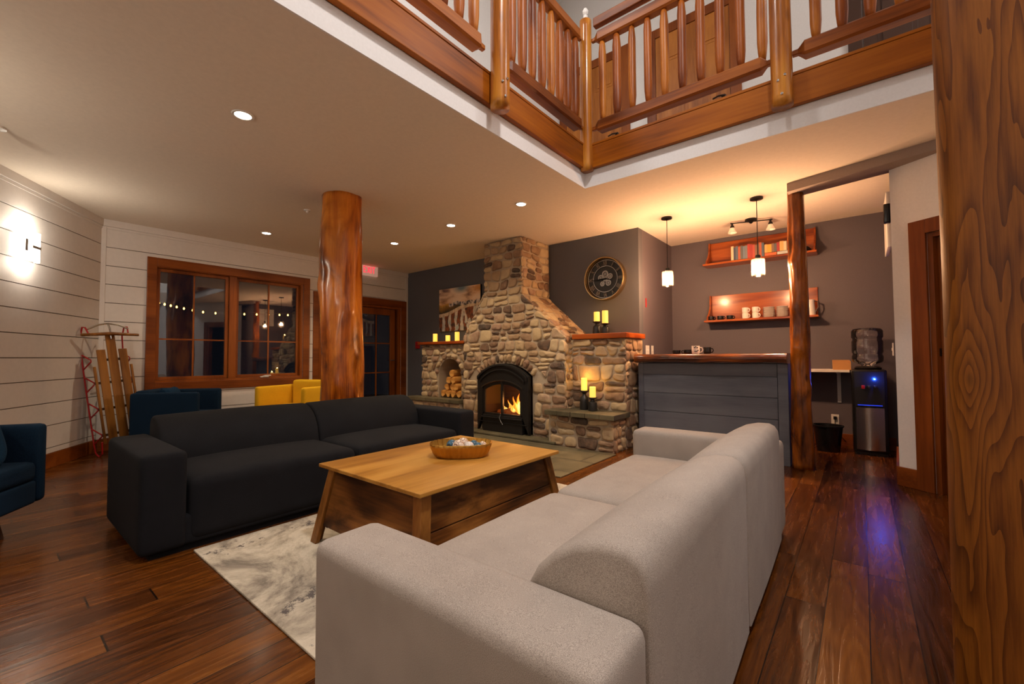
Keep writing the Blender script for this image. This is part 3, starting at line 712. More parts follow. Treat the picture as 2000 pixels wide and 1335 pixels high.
mb = MB(); mb.box(*[BR-.03+3.7, RWX-D+3.7, WY+D-4.5, YB-.002-4.5, 0, 1.262]); mb.box(-2.95+3.7, RWX-D-.01+3.7, 4.33+D-4.5, WY+D-4.5, 0, .362); mb.build('right_wing_core', 'mortar', FP)
NX0, NX1, NZ0, NZA, NR = -5.24, -4.73, .42, .775, .255
nc = (NX0+NX1)/2
narc = [(nc+NR*cos(a), NZA+NR*sin(a)) for a in [pi*k/12 for k in range(13)]]
LWX = -5.66
out = [(LWX+D, .0), (LWX+D, 1.252), (BL, 1.252), (BL, 0), (NX1, 0), (NX1, NZ0)]+narc+[(NX0, NZ0), (NX0, 0)]
mb = MB(); mb.prism([L_(x, WYL+D, z) for x, z in out], (0, .45, 0)); mb.box(LWX+D+3.7, BL+3.7, WYL+D+.45-4.5, YB-.002-4.5, 0, 1.252)
mb.box(-5.72+3.7, -4.62+3.7, 4.47-4.5, WYL+D-4.5, 0, .362); mb.build('left_wing_core', 'mortar', FP)
st = Stones(); U, V, NF = (1, 0, 0), (0, 0, 1), (0, -1, 0)
O = L_(0, FY+D, 0)
ar = [('circ', mx_, CZ, RR+.135, RR*.0-.0 if False else 99)]
def stove_arch(): return [('circ', mx_, CZ, RR+.13, -(.72-CZ)), ('rect', 0, .72, (ST0, ST1), 0)]
st.region([(BL, 0), (BR, 0), (BR, SR0), (CR, SR1), (CL, SR1+.02), (BL, SL0)], O, U, V, NF, 11, (.10, .175), (.12, .26), stove_arch())
st.region([(CL, SR1+.02), (CR, SR1), (CR, CEIL), (CL, CEIL)], O, U, V, NF, 13, (.09, .15), (.13, .24))
a_ = math.asin(hw_/RR)+.03
st.ring(mx_, CZ, RR+.004, RR+.13, pi/2-a_, pi/2+a_, 15, O, U, V, NF, 14)
# edge stones along the shoulders
def strip(p, q, O, U, V, Nn, n, wd, seed, depth=.045):
    rnd = random.Random(seed); O, U, V, Nn = map(Vector, (O, U, V, Nn)); p, q = Vector(p), Vector(q); d = q-p; L = d.length; d.normalize(); nn = Vector((d.y, -d.x))
    for k in range(n):
        a, b_ = p+d*L*k/n, p+d*L*(k+1)/n; w2 = wd*rnd.uniform(.85, 1.1)
        st.stone([tuple(a), tuple(b_), tuple(b_+nn*w2), tuple(a+nn*w2)], O, U, V, Nn, rnd, depth=depth, tone=rnd.uniform(.4, .85))
# side faces: right of chimney, right shoulder slope, right of body
st.region([(0, SR1), (.63, SR1), (.63, CEIL), (0, CEIL)], L_(CR-D, FY, 0), (0, 1, 0), V, (1, 0, 0), 21, (.09, .15), (.14, .25))
sl = Vector((BR-CR, 0, SR0-SR1)); Ls = sl.length; sl.normalize(); ns = Vector((-sl.z, 0, sl.x))
st.region([(0, 0), (.63, 0), (.63, Ls), (0, Ls)], Vector(L_(CR, FY, SR1))-ns*D, (0, 1, 0), sl, ns, 22, (.10, .16), (.14, .26))
sl2 = Vector((BL-CL, 0, SL0-SL1)); Ls2 = sl2.length; sl2.normalize(); ns2 = Vector((sl2.z, 0, -sl2.x))
st.region([(0, 0), (.63, 0), (.63, Ls2), (0, Ls2)], Vector(L_(CL, FY, SL1))-ns2*D, (0, 1, 0), sl2, ns2, 23, (.12, .2), (.14, .26))
st.region([(0, 0), (.3, 0), (.3, SR0), (0, SR0)], L_(BR-D, FY, 0), (0, 1, 0), V, (1, 0, 0), 24, (.09, .15), (.10, .2))
st.region([(0, SL0-.1), (.6, SL0-.1), (.6, SL0), (0, SL0)], L_(BL+D, FY, 0), (0, 1, 0), V, (-1, 0, 0), 25)
# right wing
st.region([(BR+.0, .42), (RWX, .42), (RWX, 1.262), (BR, 1.262)], L_(0, WY+D, 0), U, V, NF, 31, (.10, .20), (.13, .34))
st.region([(0, 0), (.46, 0), (.46, 1.262), (0, 1.262)], L_(RWX-D, WY, 0), (0, 1, 0), V, (1, 0, 0), 32, (.10, .2), (.12, .25))
st.region([(-2.93, 0), (RWX-.01, 0), (RWX-.01, .362), (-2.93, .362)], L_(0, 4.33+D, 0), U, V, NF, 33, (.10, .17), (.12, .28))
st.region([(0, 0), (.31, 0), (.31, .362), (0, .362)], L_(RWX-.01-D, 4.33, 0), (0, 1, 0), V, (1, 0, 0), 34, (.10, .17), (.12, .2))
# left wing
st.region([(LWX, .40), (BL, .40), (BL, 1.252), (LWX, 1.252)], L_(0, WYL+D, 0), U, V, NF, 41, (.08, .15), (.10, .20), [('circ', nc, NZA, NR+.095, 0), ('rect', 0, NZA, (NX0, NX1), 0)])
st.ring(nc, NZA, NR+.003, NR+.095, 0, pi, 9, L_(0, WYL+D, 0), U, V, NF, 42)
st.region([(-5.7, 0), (-4.62, 0), (-4.62, .362), (-5.7, .362)], L_(0, 4.47, 0), U, V, NF, 43)
st.build('stonework', FP)
for nm, x0, x1, y0, y1, z0, z1 in (('left', LWX-.03, -4.60, 4.54, YB-.003, 1.255, 1.30), ('right', -2.775, -2.055, 4.60, YB-.003, 1.264, 1.325)):
    mb = MB(); mb.rbox(x0+3.7, x1+3.7, y0-4.5, y1-4.5, z0, z1, .008, 3); mb.build('mantel_shelf', 'mantel', FP, smooth=30)
for nm, x0, x1, y0, y1 in (('l', -5.80, -4.60, 4.43, 4.62), ('r', -2.96, -2.05, 4.25, 4.665)):
    mb = MB(); k = 5; rnd = random.Random(nm == 'l')
    for i in range(k):
        a, b_ = x0+(x1-x0)*i/k, x0+(x1-x0)*(i+1)/k; e = rnd.uniform(-.008, .008)
        mb.box(a+.002+3.7, b_-.002+3.7, y0+e-4.5, y1-4.5, .364, .42+rnd.uniform(-.002, .002))
    mb.build('slate_ledge', 'slate', FP, bevel=.006)
mb = MB(); mb.box(NX0+3.7, NX1+3.7, WYL+.06-4.5, WYL+.45-4.5, .40, .42); mb.build('log_niche_floor', 'slate', FP)
mb = MB(); mb.box(-4.62+3.7, -2.84+3.7, 4.29-4.5, FY+.03-4.5, .012, .040); mb.build('raised_hearth_slab', 'slate', FP, bevel=.006)
mb = MB(); mb.box(-4.7, -2.05, 3.19, 4.285, .0005, .012); tag(mb.build('slate_hearth', 'slate', bevel=.003), 'flat slate tile hearth laid in the floor before the stone fireplace', 'hearth')

# ------------------------------------------------------------ wood stove set in the arch
SV = thing('wood_stove', 'black arched wood stove insert with double glass doors and a burning fire', 'stove', (mx_, 4.42, .040))
def arch_pts(hw, zs, zc, z0, n=16):
    sg = zc-zs; R_ = (hw*hw+sg*sg)/(2*sg); cz = zc-R_; a0 = math.asin(min(1, hw/R_))
    return [(hw, z0)]+[(R_*sin(a0*(1-2*k/n)), cz+R_*cos(a0*(1-2*k/n))) for k in range(n+1)]+[(-hw, z0)]
def arch_frame(mb, outer, inner, y0, y1):
    n = len(outer)
    rings = [[(x, y0, z) for x, z in outer], [(x, y1, z) for x, z in outer], [(x, y1, z) for x, z in inner], [(x, y0, z) for x, z in inner], [(x, y0, z) for x, z in outer]]
    V_ = [[mb.b.verts.new(p) for p in r] for r in rings[:4]]; V_.append(V_[0])
    for a in range(4):
        for i in range(n-1): mb.b.faces.new((V_[a][i], V_[a][i+1], V_[a+1][i+1], V_[a+1][i]))
    for i in (0, n-1): mb.b.faces.new([V_[a][i] for a in range(4)])
    return mb
HW = hw_-.003
mb = MB(); arch_frame(mb, arch_pts(HW, STZ-.045, STC-.043, 0), arch_pts(HW-.10, .60, .695, .22), 0, .06)
mb.box(-HW+.10, HW-.10, 0, .06, 0, .22); mb.build('surround', 'iron', SV, bevel=.006)
mb = MB(); arch_frame(mb, arch_pts(HW-.012, STZ-.055, STC-.053, .70), arch_pts(HW-.035, STZ-.075, STC-.075, .70), -.025, 0)
arch_frame(mb, arch_pts(HW-.06, STZ-.10, STC-.115, .66), arch_pts(HW-.075, STZ-.12, STC-.135, .66), -.018, 0); mb.build('hood_moulding', 'iron', SV, bevel=.003)
mb = MB(); arch_frame(mb, arch_pts(HW-.085, .605, .705, .59), arch_pts(HW-.10, .595, .69, .59), -.012, 0); mb.build('arch_bead', 'ironhi', SV)
mb = MB()
dh = HW-.102
arch_frame(mb, arch_pts(dh, .59, .685, .215), arch_pts(dh-.04, .565, .645, .25), .008, .035); mb.box(-dh, dh, .008, .035, .215, .25); mb.box(-.016, .016, .0, .035, .25, .685)
dr = mb.build('door_frame', 'iron', SV, bevel=.003)
for s_ in (-1, 1):
    pts = [p for p in arch_pts(dh-.035, .567, .65, .245)]
    half = [(x, z) for x, z in pts if x*s_ > .012]
    lo = [(s_*.012, .245), (s_*.012, .655)]
    poly = half+lo[::-1] if s_ > 0 else lo+half
    mb = MB(); mb.b.faces.new([mb.b.verts.new((x, .022, z)) for x, z in (half+[(s_*.012, .65), (s_*.012, .245)] if s_ > 0 else [(s_*.012, .245), (s_*.012, .65)]+half)]); mb.build('door_glass', 'jarglass', SV)
mb = MB(); mb.tube([(.0, -.02, .25), (.0, -.045, .20), (.02, -.05, .16), (.06, -.05, .115)], .008); mb.tube([(0, -.02, .25), (-.05, -.03, .20)], .006); mb.build('door_handle', 'ironhi', SV, smooth=True)
mb = MB(); mb.box(-dh-.01, dh+.01, -.03, 0, .185, .20); mb.box(-HW+.02, HW-.02, -.012, 0, .125, .135); mb.build('ash_lip', 'iron', SV, bevel=.003)
mb = MB(); mb.box(-.34, .34, .42, .44, .1, .72); mb.box(-.36, -.34, .06, .44, .1, .72); mb.box(.34, .36, .06, .44, .1, .72); mb.box(-.36, .36, .06, .44, .08, .23); mb.box(-.36, .36, .06, .44, .72, .74)
m_, nt, b = newmat('fire_brick'); b.inputs['Base Color'].default_value = (.045, .02, .012, 1); b.inputs['Roughness'].default_value = .9
mb.build('firebox', m_, SV)
def flame_mat():
    m, nt, b = newmat('flame'); co = coords(nt, (7, 7, 4))
    n = N(nt, 'ShaderNodeTexNoise', i_Scale=1.0, i_Detail=4.0, i_Distortion=.8); nt.links.new(co, n.inputs[0])
    g = N(nt, 'ShaderNodeTexGradient'); 
    c = ramp(nt, [(.3, (.5, .05, .002)), (.5, (1, .25, .02)), (.66, (1, .62, .16))], n.outputs[0])
    nt.links.new(c, b.inputs['Emission Color']); b.inputs['Emission Strength'].default_value = 2.6; b.inputs['Base Color'].default_value = (.1, .02, 0, 1)
    return m
MT['flame'] = flame_mat(); MT['ember'] = emis('glowing_ember', (1, .16, .02), 1.6); MT['charlog'] = plain('charred_log', (.03, .015, .01), .9, nb=.5, emit=(1, .15, .01), es=.12)
fl = thing('fire', 'bright orange flames over glowing logs inside the stove', 'fire', (mx_, 4.60, .27))
for i, (x, y, h, w_) in enumerate(((.07, .02, .22, .05), (.13, .05, .26, .06), (.19, .0, .20, .05), (.24, .06, .24, .05), (.28, .02, .15, .035), (.03, .07, .15, .04), (-.08, .09, .16, .04), (-.16, .08, .10, .05), (.10, -.04, .13, .04), (.22, -.05, .12, .04))):
    mb = MB(); prof = []
    rings = []
    for k in range(9):
        t_ = k/8; r = w_*(1-t_)**.8*(.75+.6*sin(pi*min(1, t_*1.6)))+.001; ox = .025*sin(t_*5+i); oy = .01*cos(t_*4+i)
        rings.append([(x+ox+r*cos(a), y+oy+.6*r*sin(a), h*t_+.02) for a in [2*pi*j/10 for j in range(10)]])
    mb.loft(rings); mb.build('flame', 'flame', fl, smooth='all')
for (a, b_, r) in (((-.25, .05, .0), (.1, .12, .03), .04), ((.0, -.05, .0), (.3, .0, .02), .045), ((-.12, -.02, .02), (.22, .08, .07), .035)):
    mb = MB(); mb.tube([a, ((a[0]+b_[0])/2, (a[1]+b_[1])/2, (a[2]+b_[2])/2+.008), b_], [r, r*1.05, r*.9], 12); mb.build('burning_log', 'charlog', fl, smooth=True)
mb = MB(); rnd = random.Random(3)
for k in range(60):
    x, y = rnd.uniform(-.28, .32), rnd.uniform(-.12, .14); r = rnd.uniform(.008, .02); mb.rbox(x-r, x+r, y-r, y+r, -.03, -.03+1.6*r, r*.3, 2)
e_ = mb.build('embers', 'ember', fl); e_['kind'] = 'stuff'
light('POINT', (.15, -.02, .16), 14, (1, .40, .10), .08, parent=fl, name='fire_light')

# ------------------------------------------------------------ firewood in the niche
rnd = random.Random(8); rows_ = []
z = .422; spots_ = []
for row, (n, z) in enumerate(((4, .483), (3, .588), (2, .693), (1, .798))):
    for k in range(n): spots_.append((row, k, n, nc+(k-(n-1)/2)*.1235, z))
ords = ['leftmost', 'second from left', 'middle', 'fourth from left', 'rightmost']
rown = ['bottom row', 'second row', 'third row', 'top']
for row, k, n, x, z in spots_:
    mb = MB(); r = .057; m_ = rnd.choice((3, 4, 5)); a0 = rnd.uniform(0, 6)
    ring = []
    for j in range(12):
        a = 2*pi*j/12; kk = (1 if m_ == 5 else .72+.28*abs(cos((a)*m_/2))); ring.append((cos(a+a0)*r*kk, sin(a+a0)*r*kk))
    L0 = rnd.uniform(-.03, .03)
    mb.loft([[(p[0]*s_, y, p[1]*s_) for p in ring] for y, s_ in ((0, .96), (.01, 1), (.17, 1.02), (.32, 1))])
    o = mb.build('firewood_log', 'endgrain', loc=(x, WYL+.045+L0, z), rot=(0, 0, rnd.uniform(-.01, .01)))
    pos = {5: ords, 4: ['leftmost', 'second from left', 'third from left', 'rightmost'], 3: ['left', 'middle', 'right'], 2: ['left', 'right'], 1: ['single']}[n][k]
    tag(o, 'split pale firewood log in the arched niche, %s, %s' % (rown[row], pos) if n > 1 else 'split firewood log alone on top of the stack in the niche', 'firewood', 'firewood stacked in the stone niche')

# ------------------------------------------------------------ candles
def candle(x, y, z, h, r=.036, label=''):
    t = thing('candle', label, 'candle', (x, y, z))
    mb = MB(); mb.lathe([(r, 0), (r, h*.92), (r*.96, h), (r*.8, h-.006), (r*.35, h-.014), (.001, h-.016)], n=20); mb.build('wax_body', 'cand', t, smooth=35)
    mb = MB(); mb.tube([(0, 0, h-.018), (0, 0, h-.002)], .002, 6); mb.build('wick', 'black', t)
    light('POINT', (0, 0, h+.02), .9, (1, .52, .10), .012, parent=t, name='candle_glow')
    return t
G = 'glowing pillar candles on the fireplace'
for x, h, l in ((-5.35, .13, 'tall glowing yellow candle, leftmost on the left mantel'), (-5.05, .095, 'short glowing yellow candle in the middle of the left mantel'), (-4.84, .14, 'tall glowing yellow candle nearest the chimney on the left mantel')):
    candle(x, 4.63, 1.3005, h, label=l)['group'] = G
def holder(x, y, z, h, r, label):
    t = thing('candle_holder', label, 'candle holder', (x, y, z))
    mb = MB(); mb.lathe([(r*1.02, 0), (r*1.06, .01), (r, h*.45), (r*.92, h*.62), (r*.45, h*.74), (r*.4, h*.82), (r*.7, h*.90)], n=24); mb.build('base', 'holder', t, smooth=40)
    mb = MB(); mb.lathe([(r*.7, h*.90), (r*1.02, h*.94), (r*1.05, h-.004), (r*.98, h), (.001, h-.004)], n=24); mb.build('dish', 'holder', t, smooth=40)
    t['group'] = 'black candle holders'
    return t
for x, y, z, h, c, la, lb in ((-2.57, 4.87, 1.3255, .165, .12, 'taller black candle holder on the right mantel, nearer the chimney', 'shorter glowing candle on the right mantel under the clock'),
    (-2.42, 4.80, 1.3255, .13, .155, 'shorter black candle holder on the right mantel', 'taller glowing candle on the right mantel, right of its pair'),
    (-2.585, 4.56, .4225, .225, .145, 'taller black candle holder on the right slate ledge', 'taller glowing candle on the slate ledge, left of its pair'),
    (-2.44, 4.50, .4225, .155, .12, 'shorter black candle holder on the right slate ledge', 'shorter glowing candle on the slate ledge, right of its pair')):
    holder(x, y, z, h, .052, la); candle(x, y, z+h+.0005, c, .037, lb)['group'] = G
for p in ((-5.08, 4.5, 1.42), (-2.5, 4.72, 1.62), (-2.5, 4.42, .70)):
    pass

# ------------------------------------------------------------ clock
CK = thing('wall_clock', 'large round skeleton wall clock with brass rim above the right mantel', 'clock', (-2.575, YB-.002, 2.065), (radians(90), 0, 0))
R0 = .285
def prof(mb, pr, n=48): return mb.lathe(pr, n=n)
mb = MB(); mb.lathe([(R0-.02, 0), (R0, .0), (R0, .075), (R0-.006, .085), (R0-.018, .085), (R0-.022, .075), (R0-.022, .0)], n=64, caps=False); mb.build('rim', 'brass', CK, smooth=40)
mb = MB(); mb.lathe([(R0-.02, .004), (R0-.02, .012)], n=48); mb.build('back_plate', 'holder', CK)
mb = MB()
def ringf(r0, r1, z0, z1, c=(0, 0), n=48): mb.lathe([(r0, z0), (r0, z1), (r1, z1), (r1, z0), (r0, z0)], (c[0], c[1], 0), n, False)
ringf(.245, .252, .02, .028); ringf(.168, .175, .02, .028)
mb.build('chapter_ring', 'steel', CK)
nums = ['XII', 'I', 'II', 'III', 'IIII', 'V', 'VI', 'VII', 'VIII', 'IX', 'X', 'XI']
def bar(mb, p, q, w_, rot, rad):
    d = Vector((q[0]-p[0], q[1]-p[1])); L = d.length; a = atan2(d.y, d.x)
    mm = Matrix.Rotation(rot, 4, 'Z') @ Matrix.Translation((0, rad, 0)) @ Matrix.Translation((p[0], p[1], 0)) @ Matrix.Rotation(a, 4, 'Z')
    mb.box(0, L, -w_/2, w_/2, .02, .03, mm)
for i, s_ in enumerate(nums):
    mb = MB(); ws = {'I': .013, 'V': .03, 'X': .03}; tot = sum(ws[c] for c in s_); x = -tot/2; rot = -2*pi*i/12
    for c in s_:
        w_ = ws[c]; h_ = .026
        if c == 'I': bar(mb, (x+w_/2, -h_), (x+w_/2, h_), .005, rot, .21)
        if c == 'V': bar(mb, (x+.002, h_), (x+w_/2, -h_), .006, rot, .21); bar(mb, (x+w_-.002, h_), (x+w_/2, -h_), .004, rot, .21)
        if c == 'X': bar(mb, (x+.002, h_), (x+w_-.002, -h_), .006, rot, .21); bar(mb, (x+w_-.002, h_), (x+.002, -h_), .004, rot, .21)
        x += w_
    mb.build('roman_numeral', 'numeral', CK)
mb = MB()
for (cx, cy, r) in ((0, .065, .042), (-.065, .02, .036), (.07, .03, .034), (-.04, -.06, .03), (.045, -.055, .036), (0, 0, .03)):
    n = 20; ro = [(cx+(r+(.005 if k % 2 else 0))*cos(2*pi*k/(2*n)), cy+(r+(.005 if k % 2 else 0))*sin(2*pi*k/(2*n))) for k in range(2*n)]
    ri = [(cx+r*.72*cos(2*pi*k/(2*n)), cy+r*.72*sin(2*pi*k/(2*n))) for k in range(2*n)]
    V_ = [[mb.b.verts.new((p[0], p[1], z)) for p in ring] for ring, z in ((ro, .02), (ro, .028), (ri, .028), (ri, .02))]; V_.append(V_[0])
    for a in range(4):
        for k in range(2*n): mb.b.faces.new((V_[a][k], V_[a][(k+1) % (2*n)], V_[a+1][(k+1) % (2*n)], V_[a+1][k]))
    for k in range(4):
        mm = Matrix.Translation((cx, cy, 0)) @ Matrix.Rotation(k*pi/4+cx*9, 4, 'Z'); mb.box(-r*.75, r*.75, -.003, .003, .021, .027, mm)
mb.build('gears', 'steel', CK)
for nm, L, w_, a in (('hour_hand', .11, .012, 96), ('minute_hand', .20, .008, 92)):
    mb = MB(); mm = Matrix.Rotation(radians(a), 4, 'Z'); mb.prism([mm @ Vector(p) for p in ((-w_/2, -.03, .034), (w_/2, -.03, .034), (w_, L*.7, .034), (0, L, .034), (-w_, L*.7, .034))], (0, 0, .004)); mb.build(nm, 'black', CK)

# ------------------------------------------------------------ painting (mountain valley in winter, plain generic)
PT = thing('canvas_picture', 'unframed canvas of snowy mountains, forest and a pale slope on the dark wall', 'picture', (-5.30, YB-.002, 1.875))
W2, H2 = 1.0/2, .74/2
mb = MB(); mb.box(-W2, W2, -.035, 0, -H2, H2); mb.build('canvas', 'black', PT)
nx, ny = 130, 100
bm = bmesh.new(); lay = bm.verts.layers.float_color.new('paint')
def mixc(a, b_, t_): t_ = max(0, min(1, t_)); return tuple(a[i]*(1-t_)+b_[i]*t_ for i in range(3))
def paintc(u, v):
    n1 = noise.fractal(Vector((u*3.2, v*6, 1)), 1, 2, 5); n2 = noise.fractal(Vector((u*22, v*8, 4)), 1, 2, 4); n3 = noise.noise(Vector((u*60, v*11, 2)))
    ridge = .66+.06*noise.fractal(Vector((u*5.5, 0, 7)), 1, 2, 5)+.04*(u-.5)
    snow = .38+.24*u-.025*sin(u*8)
    if v > ridge:
        c = mixc((.62, .42, .28), (.74, .60, .48), .5+n1*1.3); c = mixc(c, (.14, .22, .27), 1.3*max(0, 1-hypot((u-.56)*4.2, (v-.98)*7))); c = mixc(c, (.15, .09, .09), max(0, -n1*1.4-.1))
        c = mixc(c, (.75, .34, .05), max(0, (u-.68)*2.4)*max(0, 1-abs(v-.93)*5)); return mixc(c, (.70, .36, .06), max(0, .35-u)*1.6*max(0, 1-(v-ridge)*6))
    if v > ridge-.08: return mixc((.60, .54, .52), (.05, .055, .08), .35+n2*2.4+(ridge-v)*5) if u > .25 else mixc((.55, .30, .06), (.08, .06, .02), (ridge-v)*9+n3*.4)
    if v > snow+.035: 
        c = mixc((.012, .015, .016), (.045, .045, .02), .5+n3); return mixc(c, (.42, .20, .03), max(0, .55-u)*1.5*max(0, 1-(ridge-.08-v)*9))
    if v > snow-.045-.02*n3: return mixc((.66, .54, .40), (.40, .32, .24), .35+n2*1.3)
    band = (snow-v)/.4
    c = mixc((.24, .065, .02), (.015, .015, .018), .45+n3*1.5)
    t_ = noise.noise(Vector((u*13, v*3.2, 9)))
    if t_ > .12-.3*band*(n2+.2) and band > .12: c = mixc((.60, .54, .50), (.30, .38, .42), .4+n2)
    return mixc(c, (.01, .01, .012), max(0, n3*1.2-.25))
grid = []
for j in range(ny+1):
    row = []
    for i in range(nx+1):
        u, v = i/nx, j/ny; vv = bm.verts.new(((u-.5)*2*W2, -.0355, (v-.5)*2*H2)); vv[lay] = (*paintc(u, v), 1); row.append(vv)
    grid.append(row)
for j in range(ny):
    for i in range(nx): bm.faces.new((grid[j][i], grid[j][i+1], grid[j+1][i+1], grid[j+1][i]))
me = bpy.data.meshes.new('painted_scene'); bm.to_mesh(me); bm.free()
m_, nt, b = newmat('picture_paint'); at = N(nt, 'ShaderNodeAttribute', attribute_name='paint'); nt.links.new(at.outputs['Color'], b.inputs['Base Color']); b.inputs['Roughness'].default_value = .6
me.materials.append(m_); o = bpy.data.objects.new('painted_scene', me); COL.objects.link(o); o.parent = PT
# ------------------------------------------------------------ small wall things
mb = MB(); mb.box(-.05, .05, -.035, 0, -.065, .065); mb.box(-.032, .032, -.042, -.035, -.01, .012)
tag(mb.build('fire_alarm_pull', 'red', loc=(-6.42, YB-.001, 1.28), bevel=.006), 'small red alarm pull box on the dark wall left of the left mantel', 'alarm')
mb = MB(); mb.box(0, .004, 0, .03, 0, .115); tag(mb.build('wall_tag', 'exitred' if False else 'red', loc=(XA+.001, 5.35, 1.68)), 'narrow red sign on the alcove side wall', 'sign')
for y, w_, lb in ((5.33, .115, 'double white switch plate above the left end of the bar'), (5.52, .07, 'single white switch plate above the bar, farther from the room')):
    t = thing('switch_plate', lb, 'switch', (XA+.001, y, 1.075)); mb = MB(); mb.box(0, .006, 0, w_, 0, .115); mb.build('plate', 'whitepl', t, bevel=.002)
    for k in range(2 if w_ > .1 else 1):
        mb = MB(); mb.box(.006, .012, .025+.05*k, .04+.05*k, .045, .07); mb.build('toggle', 'whitepl', t)
t = thing('light_switch', 'white switch plate on the alcove right wall beside the water cooler', 'switch', (PR.x+.01, PR.y+.4, 1.1)); mb = MB(); mb.box(-.008, 0, 0, .07, -.055, .06); mb.build('plate', 'whitepl', t, bevel=.002); mb = MB(); mb.box(-.014, -.008, .03, .042, -.01, .015); mb.build('toggle', 'whitepl', t)
mb = MB(); mb.rbox(-.045, 0, 0, .06, 0, .16, .008, 2); tag(mb.build('wall_speaker', 'blackpl', loc=(PR.x+.003, PR.y+.03, 2.16), smooth=30), 'small black box high on the alcove right wall by the corner', 'speaker')
mb = MB(); mb.rbox(-.03, 0, 0, .5, 0, .50, .004, 2); tag(mb.build('wall_panel', 'whitepl', loc=(PR.x+.02, PR.y+.38, 2.02), smooth=30), 'thin pale panel seen edge-on high on the alcove right wall', 'panel')
t = thing('wall_outlet', 'white wall outlet with a black plug above the waste bin', 'outlet', (-.255, YA-.001, .30)); mb = MB(); mb.box(-.037, .037, -.006, 0, -.058, .058); mb.build('plate', 'whitepl', t, bevel=.002)
mb = MB(); mb.box(-.015, .015, -.035, -.006, .0, .035); mb.tube([(0, -.03, .01), (.0, -.045, -.04), (.02, -.05, -.15), (.10, -.05, -.25)], .004, 8); mb.build('plug_and_cord', 'blackpl', t, smooth=True)

# exit sign
t = thing('exit_sign', 'lit red exit sign on the white boards above the glazed door', 'sign', (XW+.013, 4.285, 2.595))
mb = MB(); mb.rbox(0, .055, -.17, .17, -.10, .10, .008, 2); mb.build('housing', 'exitbody', t, smooth=30)
mb = MB(); X_ = .056
def ebar(y0, z0, y1, z1, w_=.014):
    d = Vector((y1-y0, z1-z0)); L = d.length; a = atan2(d.y, d.x); mm = Matrix.Translation((X_, y0, z0)) @ Matrix.Rotation(a, 4, 'X'); mb.box(-.001, .002, 0, L, -w_/2, w_/2, mm)
h_ = .055
def LT(c, y):
    if c == 'E': ebar(y, -h_, y, h_); [ebar(y, z, y+.045, z) for z in (-h_+.007, 0, h_-.007)]
    if c == 'X': ebar(y, -h_, y+.05, h_); ebar(y, h_, y+.05, -h_)
    if c == 'I': ebar(y, -h_, y, h_)
    if c == 'T': ebar(y+.025, -h_, y+.025, h_); ebar(y, h_-.007, y+.05, h_-.007)
for c, y in (('E', -.115), ('X', -.045), ('I', .03), ('T', .055)): LT(c, y)
mb.build('letters', 'exitred', t)

# sconce on the left boards
ms = frame(PL, DL); ps = ms @ Vector((1.18, .013, 2.06))
t = thing('wall_sconce', 'bright square frosted glass sconce on the white board wall', 'wall lamp', ps, atan2(DL.y, DL.x))
mb = MB(); mb.box(-.06, .06, 0, .02, -.06, .06); mb.build('back_plate', 'steel', t, bevel=.003)
mb = MB(); mb.box(-.105, .105, .055, .062, -.135, .135); mb.box(-.105, -.098, .02, .056, -.135, .135); mb.box(.098, .105, .02, .056, -.135, .135); mb.build('glass_shade', 'sconce', t, bevel=.003)
mb = MB(); mb.box(-.106, -.0, .0625, .068, -.014, .010); mb.box(.055, .085, .0625, .068, -.055, .05); mb.build('metal_clip', 'steel', t)
light('POINT', (0, .12, .17), P_SCONCE, WHITE_C, .04, parent=t); light('POINT', (0, .12, -.17), P_SCONCE*.6, WHITE_C, .04, parent=t)

# ceiling things
for i, (x, y, l) in enumerate(((-3.15, 1.06, 'recessed downlight in the brown ceiling, nearest the room opening'), (-5.93, 2.29, 'small recessed downlight before the big window, left of the log column'), (-5.09, 3.65, 'recessed downlight right of the log column, farthest left of three in line'), (-3.86, 3.59, 'recessed downlight before the chimney, middle of three in line'), (-2.75, 3.56, 'recessed downlight nearest the opening corner, rightmost of three in line'))):
    t = thing('downlight', l, 'ceiling light', (x, y, CEIL), group='recessed ceiling downlights')
    mb = MB(); mb.lathe([(.048, -.001), (.05, -.006), (.062, -.006), (.066, -.001), (.066, .0)], n=32, caps=False); mb.build('trim_ring', 'whitepl', t, smooth=40)
    mb = MB(); mb.lathe([(.048, -.0015), (.02, -.0025), (.001, -.003)], n=32, caps=False); mb.build('lens', 'disc', t, smooth='all')
    light('SPOT', (0, 0, -.03), P_DOWN*4, DOWN_C, .04, parent=t, cone=radians(130), blend=.8)
t = thing('smoke_detector', 'small white sprinkler disc on the ceiling left of the log column', 'detector', (-4.66, 2.21, CEIL))
mb = MB(); mb.lathe([(.035, 0), (.035, -.008), (.028, -.012), (.012, -.014), (.01, -.03), (.016, -.034), (.001, -.035)], n=20); mb.build('body', 'whitepl', t, smooth=40)
t = thing('spot_lamp', 'white adjustable spot lamp on the ceiling at the upper left', 'ceiling light', (-4.63, .03, CEIL), radians(40))
mb = MB(); mb.lathe([(.05, 0), (.05, -.012), (.02, -.02), (.012, -.05)], n=24); mb.build('canopy', 'whitepl', t, smooth=40)
mb = MB(); mb.lathe([(.018, 0), (.03, -.02), (.032, -.075), (.036, -.085), (.03, -.083)], n=24, mat=Matrix.Translation((0, 0, -.055)) @ Matrix.Rotation(radians(35), 4, 'Y')); mb.build('lamp_head', 'whitepl', t, smooth=40)

